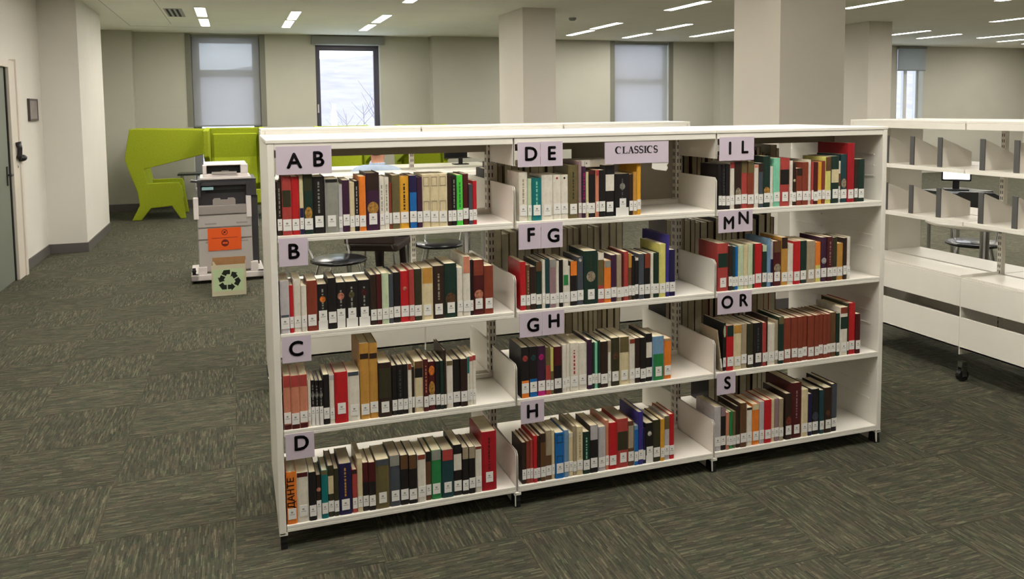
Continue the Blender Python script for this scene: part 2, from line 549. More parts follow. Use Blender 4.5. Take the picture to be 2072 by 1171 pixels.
BOOKS = {
'A B': (3, 0, '''
0.0295 0.0165 0.190 b t:U
0.0466 0.0321 0.212 r b:.48-.76:v
0.0793 0.0264 0.208 R
0.1069 0.0140 0.211 C b:0-.45:N
0.1220 0.0308 0.215 D b:.72-1:v o:.24-.46:A
0.1534 0.0420 0.205 K t:U
0.1961 0.0472 0.195 U b:.94-1:K
0.2439 0.0136 0.175 F
0.2582 0.0249 0.189 P
0.2837 0.0176 0.179 C
0.3019 0.0153 0.184 K t:F
0.3179 0.0242 0.201 O
0.3440 0.0479 0.212 P b:.7-1:b o:.28-.5:A
0.3924 0.0172 0.196 W t:U
0.4102 0.0174 0.194 W t:U
0.4286 0.0104 0.173 m
0.4397 0.0282 0.200 V
0.4686 0.0336 0.195 Y t:b
0.5044 0.0275 0.197 N b:0-.68:L
0.5328 0.0201 0.190 P
0.5537 0.0294 0.198 C f:E
0.5837 0.0307 0.198 C f:E
0.6150 0.0346 0.198 C f:E
0.6522 0.0145 0.192 b
0.6673 0.0181 0.189 K t:U
0.6866 0.0232 0.192 Q t:G
0.7108 0.0230 0.195 M
0.7345 0.0147 0.155 u
0.7498 0.0158 0.167 R
'''),
'B': (2, 0, '''
0.0295 0.0312 0.192 F b:.27-.35:u
0.0613 0.0134 0.173 R
0.0756 0.0258 0.193 W
0.1021 0.0186 0.169 W
0.1221 0.0367 0.184 m
0.1595 0.0365 0.168 K o:.6-.74:O t:U low
0.1969 0.0296 0.188 K
0.2272 0.0320 0.169 K o:.62-.78:S t:U low
0.2598 0.0456 0.169 K o:.64-.78:V t:U low
0.3064 0.0438 0.171 K o:.66-.8:M t:U low
0.3508 0.0233 0.188 b
0.3747 0.0181 0.189 M
0.3934 0.0253 0.192 g
0.4193 0.0166 0.186 u
0.4368 0.0258 0.190 K
0.4637 0.0319 0.193 R o:.62-.7:S
0.4963 0.0191 0.197 r
0.5160 0.0290 0.197 v
0.5457 0.0423 0.199 C b:.7-1:A
0.5886 0.0432 0.203 b t:E
0.6329 0.0485 0.209 D b:.7-1:D o:.2-.46:B
0.6827 0.0216 0.191 W
0.7058 0.0283 0.232 W b:.72-1:S
0.7347 0.0125 0.216 K
0.7478 0.0432 0.214 M b:.72-1:m o:.28-.46:S
0.7920 0.0364 0.188 m
'''),
'C': (1, 0, '''
0.0295 0.0259 0.199 S b:.79-1:r b:0-.09:M
0.0560 0.0290 0.197 S b:.79-1:r b:0-.09:M
0.0856 0.0286 0.197 S b:.79-1:r b:0-.09:M
0.1148 0.0109 0.175 W
0.1263 0.0138 0.170 K o:.62-.74:U t:U low
0.1406 0.0138 0.168 K o:.62-.74:U t:U low
0.1551 0.0138 0.168 K o:.62-.74:U t:U low
0.1697 0.0225 0.186 K
0.1928 0.0169 0.183 W b:.9-1:F
0.2112 0.0471 0.191 R hi
0.2589 0.0432 0.186 W b:.92-1:u
0.3049 0.0341 0.288 A b:.795-.865:b
0.3397 0.0311 0.286 A b:.795-.865:b
0.3725 0.0489 0.207 b b:.35-.9:v
0.4235 0.0198 0.191 K
0.4439 0.0213 0.192 K t:u
0.4657 0.0181 0.191 K
0.4845 0.0144 0.192 W b:.88-1:m
0.4995 0.0094 0.178 b
0.5097 0.0337 0.197 C b:.86-1:B b:.68-.86:K
0.5442 0.0184 0.202 M t:S
0.5632 0.0276 0.189 M o:.72-.92:O o:.3-.6:A
0.5914 0.0181 0.188 K
0.6102 0.0134 0.189 D
0.6246 0.0092 0.229 b
0.6347 0.0247 0.186 W b:.9-1:V
0.6601 0.0297 0.187 K
0.6904 0.0267 0.187 b
0.7177 0.0073 0.194 W b:.66-1:T
0.7255 0.0133 0.194 W b:.9-1:r
0.7394 0.0133 0.196 W b:.9-1:r
'''),
'D': (0, 0, '''
0.0295 0.0356 0.196 O T:ДАНТЕ
0.0657 0.0417 0.187 W b:.91-1:M
0.1085 0.0258 0.183 K
0.1349 0.0177 0.168 b o:.62-.72:S low
0.1538 0.0232 0.183 T b:.91-1:V
0.1776 0.0214 0.195 v b:.45-.8:C
0.1996 0.0174 0.181 v
0.2179 0.0459 0.196 N t:A
0.2664 0.0185 0.166 r b:.9-1:b
0.2858 0.0189 0.207 C
0.3053 0.0222 0.186 M b:0-.6:K
0.3280 0.0249 0.185 M b:0-.6:K
0.3541 0.0511 0.190 V b:.88-1:u
0.4068 0.0396 0.197 u b:.8-1:U
0.4475 0.0311 0.194 K b:.72-1:B
0.4803 0.0313 0.190 K b:.72-1:B
0.5137 0.0318 0.187 W b:.9-1:m
0.5470 0.0206 0.192 B b:.8-1:K
0.5693 0.0387 0.194 G b:.8-1:U
0.6100 0.0453 0.190 t b:.78-1:r
0.6562 0.0345 0.202 K b:.5-.82:W
0.6921 0.0250 0.187 K b:.76-1:E
0.7180 0.0253 0.187 K b:.76-1:E
0.7444 0.0252 0.186 W b:.94-1:m
0.7710 0.0604 0.238 Z t:M hi
'''),
'D E': (3, 1, '''
0.9390 0.0346 0.193 W t:E
0.9747 0.0156 0.167 g
0.9923 0.0396 0.168 T t:J
1.0333 0.0477 0.179 W
1.0817 0.0318 0.178 W o:.9-.95:R
1.1146 0.0308 0.177 W o:.9-.95:K
1.1473 0.0422 0.214 V t:v
1.1914 0.0140 0.229 p
1.2060 0.0153 0.207 P t:X
1.2225 0.0114 0.185 C
1.2345 0.0298 0.189 K b:.92-1:M
1.2654 0.0135 0.191 S b:.88-1:r
1.2801 0.0266 0.190 K
1.3076 0.0424 0.208 K b:.5-.82:W
1.3515 0.0636 0.172 K o:.62-.78:U t:u low
1.4160 0.0168 0.168 b
1.4334 0.0160 0.177 A
1.4500 0.0177 0.210 Y
'''),
'F G': (2, 1, '''
0.9404 0.0232 0.193 R
0.9647 0.0167 0.179 B t:E
0.9819 0.0234 0.171 b
1.0059 0.0247 0.189 D b:.8-1:B
1.0315 0.0123 0.195 W
1.0443 0.0179 0.199 t
1.0628 0.0272 0.195 p b:.84-1:U
1.0906 0.0135 0.186 W
1.1047 0.0157 0.190 K
1.1211 0.0217 0.189 W b:.46-.68:G
1.1433 0.0084 0.162 W
1.1523 0.0298 0.181 K b:.68-1:O
1.1829 0.0282 0.196 u o:.9-.97:W
1.2124 0.0601 0.218 D o:.42-.62:E t:v
1.2741 0.0278 0.207 V b:0-.35:r b:.86-1:W
1.3025 0.0293 0.173 O b:.84-1:U
1.3324 0.0253 0.194 P
1.3585 0.0213 0.195 E
1.3804 0.0101 0.197 M
1.3911 0.0218 0.203 r
1.4136 0.0151 0.194 B b:.7-1:A
1.4293 0.0140 0.185 K
1.4441 0.0154 0.175 K b:.93-1:W
1.4608 0.0245 0.189 u
1.4866 0.0265 0.189 K b:.68-1:m
1.5143 0.0130 0.189 W
1.5285 0.0271 0.189 D
1.5562 0.0289 0.225 y
1.5867 0.0165 0.262 I
1.6050 0.0267 0.197 N
'''),
'G H': (1, 1, '''
0.9388 0.0332 0.205 K b:0-.34:O o:.72-.84:r
0.9732 0.0339 0.204 K b:0-.36:L o:.72-.84:t
1.0083 0.0344 0.202 P b:0-.3:X o:.72-.84:X
1.0436 0.0202 0.194 V b:0-.62:r
1.0645 0.0134 0.189 y b:0-.5:V
1.0791 0.0345 0.192 M b:0-.6:K
1.1151 0.0166 0.197 W
1.1323 0.0173 0.197 W
1.1506 0.0340 0.200 W t:R
1.1857 0.0394 0.195 W
1.2280 0.0188 0.206 P
1.2474 0.0115 0.193 D
1.2595 0.0125 0.192 J
1.2726 0.0106 0.199 D
1.2838 0.0339 0.192 b
1.3184 0.0141 0.194 W b:.75-1:E
1.3340 0.0376 0.202 v o:.55-.7:B
1.3730 0.0437 0.201 C b:.68-1:V
1.4181 0.0248 0.189 W b:.9-1:m
1.4436 0.0231 0.190 b
1.4673 0.0262 0.190 K
1.4949 0.0289 0.203 K b:.5-.82:W
1.5249 0.0531 0.188 l b:0-.6:G
1.5806 0.0337 0.173 O b:.95-1:E
'''),
'H': (0, 1, '''
0.9397 0.0175 0.171 b
0.9578 0.0164 0.174 m
0.9747 0.0119 0.177 r
0.9873 0.0164 0.193 R
1.0042 0.0135 0.189 b
1.0183 0.0227 0.197 B b:.82-1:b
1.0419 0.0256 0.204 E b:0-.5:B
1.0681 0.0126 0.202 C
1.0820 0.0373 0.191 L f:t
1.1208 0.0203 0.196 l
1.1420 0.0174 0.182 C b:.9-1:W
1.1604 0.0163 0.207 E
1.1773 0.0262 0.204 C t:E
1.2051 0.0294 0.177 D t:J
1.2354 0.0364 0.199 K b:.7-1:F
1.2749 0.0322 0.188 F
1.3078 0.0148 0.210 S
1.3233 0.0367 0.198 R
1.3614 0.0501 0.208 r b:.36-.74:v
1.4122 0.0266 0.192 B b:.4-.9:E
1.4400 0.0172 0.171 l b:0-.9:L
1.4577 0.0236 0.227 I
1.4821 0.0103 0.154 N
1.4931 0.0362 0.173 K o:.68-.8:W low
1.5301 0.0332 0.181 v
1.5639 0.0172 0.182 Y
1.5827 0.0245 0.192 F b:.7-1:V
1.6082 0.0235 0.196 R
'''),
'I L': (3, 2, '''
1.8408 0.0161 0.194 K
1.8576 0.0177 0.194 K t:u
1.8759 0.0207 0.193 K
1.8971 0.0225 0.202 W b:.87-1:r
1.9210 0.0325 0.203 b o:.2-.45:E
1.9543 0.0303 0.205 r b:.75-1:V
1.9852 0.0321 0.204 m b:.75-1:V
2.0187 0.0206 0.187 W b:.93-1:S
2.0399 0.0230 0.194 u b:.8-1:b
2.0635 0.0351 0.223 D o:.22-.4:A
2.0996 0.0166 0.177 W
2.1168 0.0329 0.213 J
2.1504 0.0497 0.212 r b:.45-.76:K
2.2020 0.0163 0.199 W
2.2190 0.0184 0.189 b o:.55-.62:C
2.2385 0.0307 0.164 m b:.8-1:b
2.2697 0.0306 0.190 m
2.3012 0.0168 0.200 W
2.3186 0.0092 0.188 r
2.3284 0.0242 0.189 M
2.3532 0.0231 0.188 Y
2.3768 0.0156 0.192 m
2.3931 0.0297 0.210 y b:.7-1:B
2.4234 0.0432 0.212 D b:.44-.72:C
2.4677 0.0128 0.189 W b:.4-.7:B
2.4810 0.0318 0.219 t o:.3-.5:E
2.5153 0.0379 0.269 Z
2.5550 0.0193 0.195 b
2.5751 0.0376 0.195 D
'''),
'M N': (2, 2, '''
1.8386 0.0529 0.208 r b:.5-.79:D
1.8923 0.0198 0.195 b
1.9128 0.0141 0.189 t
1.9275 0.0147 0.188 L
1.9429 0.0278 0.194 g
1.9713 0.0201 0.195 C
1.9920 0.0235 0.196 g
2.0162 0.0094 0.195 v
2.0271 0.0379 0.195 R
2.0667 0.0227 0.186 D b:.85-1:g
2.0900 0.0176 0.214 l
2.1084 0.0135 0.202 N b:.6-1:F
2.1236 0.0407 0.200 M b:.75-1:B o:.3-.5:E
2.1655 0.0328 0.214 A b:.77-1:b
2.1997 0.0283 0.183 W
2.2290 0.0357 0.193 R
2.2653 0.0359 0.192 D
2.3029 0.0445 0.189 E
2.3490 0.0292 0.181 O b:0-.42:y
2.3795 0.0299 0.201 P o:.4-.54:F
2.4107 0.0297 0.202 M t:p
2.4411 0.0252 0.197 v
2.4676 0.0339 0.168 A
2.5021 0.0192 0.191 b
2.5232 0.0166 0.195 W
'''),
'O R': (1, 2, '''
1.8710 0.0138 0.212 K o:.7-.95:g
1.8862 0.0346 0.200 R b:.76-1:D
1.9221 0.0398 0.198 C b:.82-1:A
1.9625 0.0299 0.198 E
1.9951 0.0280 0.197 v
2.0245 0.0449 0.197 K t:u
2.0708 0.0192 0.195 r
2.0906 0.0070 0.219 b
2.0984 0.0378 0.186 W
2.1368 0.0168 0.197 E
2.1542 0.0285 0.212 D b:.85-1:V
2.1846 0.0373 0.204 m
2.2236 0.0341 0.203 m
2.2594 0.0258 0.203 m
2.2869 0.0244 0.203 m
2.3140 0.0355 0.202 m
2.3509 0.0223 0.202 m
2.3739 0.0220 0.203 m
2.3968 0.0220 0.202 m
2.4194 0.0191 0.201 m
2.4392 0.0309 0.205 B
2.4727 0.0174 0.199 D
2.4916 0.0411 0.225 W b:.87-1:m b:.55-.8:D
2.5337 0.0088 0.239 v
2.5434 0.0360 0.239 R
2.5808 0.0266 0.186 M
'''),
'S': (0, 2, '''
1.8305 0.0314 0.198 F
1.8626 0.0251 0.191 K b:.8-1:p
1.8885 0.0143 0.167 S
1.9034 0.0206 0.167 G
1.9246 0.0158 0.165 V
1.9411 0.0190 0.187 b
1.9608 0.0320 0.199 B
1.9941 0.0277 0.174 W b:.94-1:b
2.0234 0.0371 0.185 O b:.86-1:C
2.0611 0.0241 0.192 F
2.0860 0.0369 0.196 R
2.1236 0.0163 0.195 C
2.1405 0.0235 0.195 p
2.1646 0.0230 0.192 E
2.1988 0.0317 0.212 b o:.3-.5:m
2.2319 0.0535 0.255 M t:p
2.2864 0.0348 0.219 C
2.3222 0.0209 0.194 N
2.3437 0.0412 0.212 K o:.3-.5:u
2.3858 0.0232 0.204 t
2.4105 0.0424 0.212 b o:.38-.5:B
2.4534 0.0305 0.223 K b:.3-1:u
'''),
}

# ------------------------------------------------------------------ ceiling fittings
LAMP = emit_mat('lamp_diffuser', LAMP_COLOUR, LAMP_STRENGTH)
TRIM = mat('lamp_trim', (216, 214, 208), rough=0.5)
lf = MB()
for a in ((-.067, .067, -.555, -.55), (-.067, .067, .55, .555), (-.067, -.062, -.55, .55), (.062, .067, -.55, .55)):
    lf.box(*a, -.006, .012)
LAMP_FRAME = lf.mesh('lamp_frame', TRIM)
LAMP_DIFF = MB().box(-.062, .062, -.55, .55, -.003, .010).mesh('diffuser', LAMP)
def strip_light(x, y, label, length=1.1):
    o = thing('strip_light', label, 'ceiling light', (x, y, H), 0, 'recessed strip lights in the ceiling')
    a = put('lamp_frame', LAMP_FRAME, o); b = put('diffuser', LAMP_DIFF, o)
    for c in (a, b):
        c.scale = (1, length / 1.1, 1)
    return o
SEEN = [(-.47, 8.55, 'first strip light from the left wall, nearer of the pair'), (-.47, 9.86, 'first strip light from the left wall, farther of the pair'),
        (.72, 8.67, 'second strip light from the left wall, nearer of the pair'), (.71, 9.83, 'second strip light from the left wall, farther of the pair'),
        (1.95, 8.80, 'strip light above the clear window, nearer of the pair'), (1.95, 10.10, 'strip light above the clear window, farther of the pair'),
        (1.95, 6.45, 'strip light cut by the top edge left of the middle column'),
        (5.60, 8.98, 'strip light just right of the middle column, nearer of the pair'), (5.68, 10.19, 'strip light just right of the middle column, farther of the pair'),
        (6.80, 8.90, 'strip light above the pale blind, nearer of the pair'), (6.93, 10.46, 'strip light above the pale blind, farther of the pair'),
        (8.08, 9.75, 'long strip light running up to the broad column'),
        (5.52, 6.38, 'strip light at the top edge between the two columns'),
        (7.82, 5.62, 'strip light at the top edge right of the broad column'),
        (11.7, 8.92, 'small far strip light left above the blue window'), (12.9, 9.35, 'long far strip light over the blue window'),
        (11.5, 6.50, 'strip light at the right edge, nearer one'), (14.1, 9.02, 'strip light at the right edge, farther one')]
for x, y, lb in SEEN:
    strip_light(x, y, lb, 1.4 if x == 8.08 else .98)
for x in (-.47, 1.95, 4.4, 6.8, 9.2, 12.0, 15.0):  # unseen lamps, rows placed and thinned to balance the brightness
    for y in (((-4.6, -0.9, 0.9, 3.4) if x > 0 else (-0.9, 0.9, 3.4)) if x < 4 else ((4.4,) if x < 6 else (-1.6, 1.6, 4.4))):
        strip_light(x, y, 'unseen strip light placed to balance the room light')
for x in (-.47, .72):  # unseen pair added to brighten the left wall
    strip_light(x, 5.9, 'added unseen strip light above the copier, %s of two' % ('left' if x < 0 else 'right'))
for x, y in ((-.47, 4.7), (13.0, 6.5), (13.0, 5.2), (15.4, 6.5), (15.4, 7.8), (15.4, 9.6), (16.6, 8.0), (16.6, 10.0), (10.4, 4.5), (12.8, 3.6), (9.2, 3.0), (6.8, 3.0), (5.6, 4.7), (8.0, 4.5), (11.6, 3.0), (14.0, 3.0), (14.0, 4.6), (.72, 1.2), (.72, -0.9), (3.2, -0.9)):  # unseen lamps added to brighten dim parts of the room
    strip_light(x, y, 'unseen strip light placed to balance the room light')
VENTM = mat('vent_grille', (150, 148, 142), rough=0.5)
v = thing('ceiling_vent', 'small dark slotted air vent in the ceiling at the upper left', 'vent', (-.80, 8.70, H))
build('vent_frame', MB().box(-.11, .11, -.46, .46, -.004, .004), VENTM, v)
for k in range(3):
    build('vent_slot', MB().box(-.085 + .06 * k, -.055 + .06 * k, -.42, .42, -.0055, -.003), SLOT, v)
o = build('smoke_detector', MB().lathe([(.055, 0), (.055, -.02), (.035, -.04)], n=16), CASSETTE, None, (4.62, 8.05, H))
tag(o, 'small grey smoke detector on the ceiling beside the middle column', 'detector')

# ------------------------------------------------------------------ left wall: door, phone, plaque
DOORM = mat('grey_green_door', (118, 122, 112), rough=0.5)
FRAMEM = mat('door_frame_paint', (208, 200, 188), rough=0.5)
d = thing('door_1', 'grey door with a pale frame at the left edge', 'door', (XL, 5.35, 0)); d['kind'] = 'structure'
build('door_leaf', MB().box(-.03, .012, -.46, .46, .005, 2.03), DOORM, d, bevel=.003)
fm = MB().box(0, .045, .50, .79, 0, 2.10).box(0, .045, -.60, -.50, 0, 2.10).box(0, .045, -.50, .50, 2.03, 2.10)
fm.box(.0, .06, .72, .79, 0, 2.12)
build('door_frame', fm, FRAMEM, d, bevel=.004)
build('door_gap', MB().box(0, .02, .465, .50, 0, 2.03), SLOT, d)
h = build('door_handle', MB().box(.012, .02, .36, .40, .92, 1.10).tube([(.02, .38, 1.02), (.06, .38, 1.02), (.065, .28, 1.02)], .010, 8), BLACK, d, bevel=.002)

p = thing('wall_plaque', 'small dark framed plaque hung high on the left wall', 'plaque', (XL, 6.91, 1.515))
build('plaque_frame', MB().box(0, .018, -.19, .19, 0, .235).box(.018, .024, -.19, -.17, 0, .235).box(.018, .024, .17, .19, 0, .235).box(.018, .024, -.17, .17, 0, .02).box(.018, .024, -.17, .17, .215, .235), mat('plaque_dark', (66, 58, 56), rough=.4), p)
build('plaque_panel', MB().box(.018, .020, -.17, .17, .02, .215), mat('plaque_grey', (128, 120, 118), rough=.3, noise=.2, nscale=14), p)

ph = thing('wall_phone', 'black telephone handset on the left wall beside the door', 'phone', (XL, 6.03, 1.13))
build('phone_base', MB().box(0, .035, -.10, .08, 0, .20), BLACK, ph, bevel=.008)
build('handset', MB().tube([(.055, -.05, .03), (.07, -.05, .06), (.075, -.05, .13), (.06, -.05, .19)], [.030, .022, .022, .030], 10), mat('handset_black', (34, 30, 34), rough=.3), ph, smooth=True)
build('mouthpiece', MB().ball((.06, .06, .03), (.05, .07, .035)), BLACK, ph, smooth=True)
build('phone_cord', MB().tube([(.03, -.02, 0), (.05, -.03, -.05), (.03, -.03, -.09), (.02, -.01, -.02)], .004, 6), DARKGREY, ph)

# ------------------------------------------------------------------ main shelving unit
SHELF_Z = [.0895, .4435, .7975, 1.1515]
LIP = .025
DEP = .65
XU = [0.0, .915, 1.8225, 2.73]          # upright positions
BEAM = mat('shade_grey_steel', (150, 142, 126), rough=.5)  # grey holds the shade under the canopy, painted into beam and panel
unit = thing('library_shelving', 'long white double sided library shelving with four shelves of books', 'bookshelf')
def end_panel(x0, x1, inner):
    p = build('end_panel', MB().box(x0, x1, 0, DEP, .055, 1.479), WHITE, unit, bevel=.003)
    xi = x1 if inner > 0 else x0
    for z in (.20, .26, .32, .56, .62, .68, .92, .98, 1.04, 1.26, 1.31, 1.36):  # raised white strips stand in for light showing through slits
        for y0, y1 in ((.05, .26), (.40, .60)):
            build('lit_slit_strip', MB().box(min(xi, xi + inner * .004), max(xi, xi + inner * .004), y0, y1, z, z + .006), WHITE, p)
end_panel(0, .025, 1)
end_panel(2.705, 2.73, -1)
for x in XU[1:3]:
    p = build('upright_post', MB().box(x - .016, x + .016, .305, .345, .02, 1.479), WHITE2, unit, bevel=.002)
    sl = MB()
    for k in range(42):
        z = .12 + k * .032
        for dx in (-.007, .007):
            sl.box(x + dx - .002, x + dx + .002, .3042, .3055, z, z + .018)
            sl.box(x - .0165, x - .0155, .325 + dx * .8 - .002, .325 + dx * .8 + .002, z, z + .018)
    build('slot_row', sl, SLOT, p)
for k, (x0, x1) in enumerate(((.027, .909), (.921, 1.8165), (1.8285, 2.703))):
    for z in SHELF_Z:
        for y0, y1, back in ((0, .305, .30), (.345, .65, .35)):
            s = MB().box(x0, x1, y0, y1, z - .012, z)
            if y0 == 0:
                s.box(x0, x1, 0, .012, z - LIP, z - .012).box(x0, x1, .295, .305, z, z + .018)
            else:
                s.box(x0, x1, .638, .65, z - LIP, z - .012).box(x0, x1, .345, .355, z, z + .018)
            build('shelf', s, WHITE, unit, bevel=.0018)
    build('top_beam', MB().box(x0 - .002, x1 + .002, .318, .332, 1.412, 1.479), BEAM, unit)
    # canopy panels
    for y0, y1 in ((-.002, .322), (.328, .652)):
        c = MB().box(x0 - .03 if k == 0 else x0 - .006, x1 + .03 if k == 2 else x1 + .006, y0, y1, 1.479, 1.4925)
        yy = y0 if y0 < 0 else y1 - .012
        c.box(x0 - .002, x1 + .002, yy + (.003 if y0 < 0 else 0), yy + (.012 if y0 < 0 else .009), 1.455, 1.479)
        build('canopy', c, WHITE, unit, bevel=.002)
for x in XU[1:3]:
    for dx in (-.0045, .0030):
        for z in SHELF_Z:
            for y0, y1, f in ((.002, .305, 0), (.345, .648, 1)):
                if not f:
                    poly = [(y0, z - LIP), (y1, z - LIP), (y1, z + .14), (y0 + .014, z + .14), (y0, z + .126)]
                else:
                    poly = [(y0, z - LIP), (y1, z - LIP), (y1, z + .126), (y1 - .014, z + .14), (y0, z + .14)]
                build('shelf_bracket', MB().prism(poly, x + dx, x + dx + .0015, 'x'), WHITE, unit)
        for y0, y1 in ((.002, .305), (.345, .648)):
            build('canopy_bracket', MB().box(x + dx, x + dx + .0015, y0, y1, 1.372, 1.479), WHITE, unit)
build('back_panel', MB().box(1.30, 1.805, .334, .337, 1.170, 1.4115), BEAM, unit)  # added sheet, shade behind the top row put into its grey
for i, x in enumerate((.014, .915, 1.8225, 2.716)):
    for y, sgn in ((.0, 1), (.65, -1)):
        s = 1 if i else 0
        if 0 < i:
            xf = x - .008
            build('foot_plate', MB().box(xf - .0015, xf + .0015, min(y, y + sgn * .30), max(y, y + sgn * .30), .008, .064), WHITE, unit)
        build('foot_cap', MB().box(x - .014, x + .016, min(y, y + sgn * .05), max(y, y + sgn * .05), .052, .0645), WHITE, unit, bevel=.002)
        cz = y + sgn * .028
        build('caster', MB().box(x - .010, x + .014, cz - .024, cz + .024, .002, .052, top=(0, 0, .006, .006)).tube([(x - .008, cz, .024), (x + .012, cz, .024)], .0235, 14), BLACK, unit)

# ------------------------------------------------------------------ books
PAL = {  # code: (word, sRGB as seen)
 'K': ('black', (30, 27, 27)), 'W': ('white', (205, 199, 186)), 'C': ('cream', (198, 184, 148)), 'R': ('red', (172, 32, 36)),
 'r': ('dull red', (158, 62, 58)), 'M': ('maroon', (72, 26, 27)), 'm': ('rust brown', (122, 56, 40)), 'B': ('brown', (92, 64, 42)),
 'b': ('dark brown', (48, 34, 28)), 'N': ('navy', (34, 30, 66)), 'L': ('blue', (30, 96, 160)), 'l': ('light blue', (106, 138, 168)),
 'T': ('teal', (22, 104, 106)), 't': ('dark teal', (32, 60, 64)), 'G': ('green', (42, 118, 66)), 'g': ('pale green', (178, 192, 160)),
 'D': ('dark green', (28, 48, 40)), 'O': ('orange', (212, 118, 44)), 'Y': ('ochre', (204, 150, 48)), 'y': ('pale yellow', (196, 190, 108)),
 'P': ('deep purple', (58, 32, 54)), 'p': ('mauve', (136, 110, 114)), 'U': ('grey', (132, 132, 124)), 'u': ('slate grey', (66, 70, 78)),
 'S': ('salmon pink', (186, 120, 96)), 'V': ('olive', (96, 86, 56)), 'v': ('dark olive', (52, 50, 34)), 'I': ('violet blue', (54, 48, 120)),
 'X': ('magenta', (170, 32, 108)), 'A': ('golden tan', (176, 130, 60)), 'F': ('pale grey', (172, 168, 170)), 'J': ('mint green', (118, 186, 156)),
 'Z': ('crimson', (150, 26, 36)), 'E': ('taupe', (152, 138, 116)), 'Q': ('bright green', (76, 188, 66))}
BOOKM = {k: mat('book_' + w.replace(' ', '_'), rgb, rough=0.42, spec=0.35, noise=0.10, nscale=45, gain=1.2) for k, (w, rgb) in PAL.items()}
LABELM = mat('spine_label_paper', (236, 234, 229), rough=0.7)
LABELK = mat('spine_label_print', (150, 148, 146), rough=0.8)
EMB = {k: mat('emblem_' + w.replace(' ', '_'), rgb, rough=0.5, noise=0.55, nscale=110, gain=0.85) for k, (w, rgb) in PAL.items()}

def cover_mesh(w, h, d):
    t = min(.0022, w * .16)
    o = [(0, d), (0, .0025), (w * .18, 0), (w * .82, 0), (w, .0025), (w, d)]
    i = [(t, d), (t, .0045), (w * .3, .003), (w * .7, .003), (w - t, .0045), (w - t, d)]
    n = 6
    vs = [(x, y, 0) for x, y in o] + [(x, y, h) for x, y in o] + [(x, y, 0) for x, y in i] + [(x, y, h) for x, y in i]
    fs = []
    for k in range(n - 1):
        fs.append((k, k + 1, k + 1 + n, k + n))
        fs.append((2 * n + k, 3 * n + k, 3 * n + k + 1, 2 * n + k + 1))
        fs.append((n + k, n + k + 1, 3 * n + k + 1, 3 * n + k))
        fs.append((k, 2 * n + k, 2 * n + k + 1, k + 1))
    for a in (0, n - 1):
        f = (a, a + n, 3 * n + a, 2 * n + a)
        fs.append(f if a == 0 else f[::-1])
    return MB().add(vs, fs)

ORD = ['first', 'second', 'third', 'fourth', 'fifth', 'sixth', 'seventh', 'eighth', 'ninth', 'tenth', 'eleventh', 'twelfth']
def describe(w, h, c, ex):
    size = 'slim ' if w < .0125 else ('thick ' if w > .034 else '')
    if h > .228:
        size += 'tall '
    elif h < .172:
        size += 'short '
    word = PAL[c][0]
    s = size + word + ' book'
    for e in ex:
        if e[0] == 'b':
            f = e[2:].split(':'); f0, f1 = [float(q) for q in f[0].split('-')]
            if f0 > .6:
                s += ' with %s top' % PAL[f[1]][0]
            elif f1 < .7 and f0 < .05:
                s += ' with %s base' % PAL[f[1]][0]
            else:
                s += ' with %s panel' % PAL[f[1]][0]
            break
        if e[0] == 'o':
            s += ' with small emblem'; break
        if e[0] == 'T':
            s += ' with dark title'; break
        if e[0] == 'f':
            s += ' with framed panels'; break
    return s

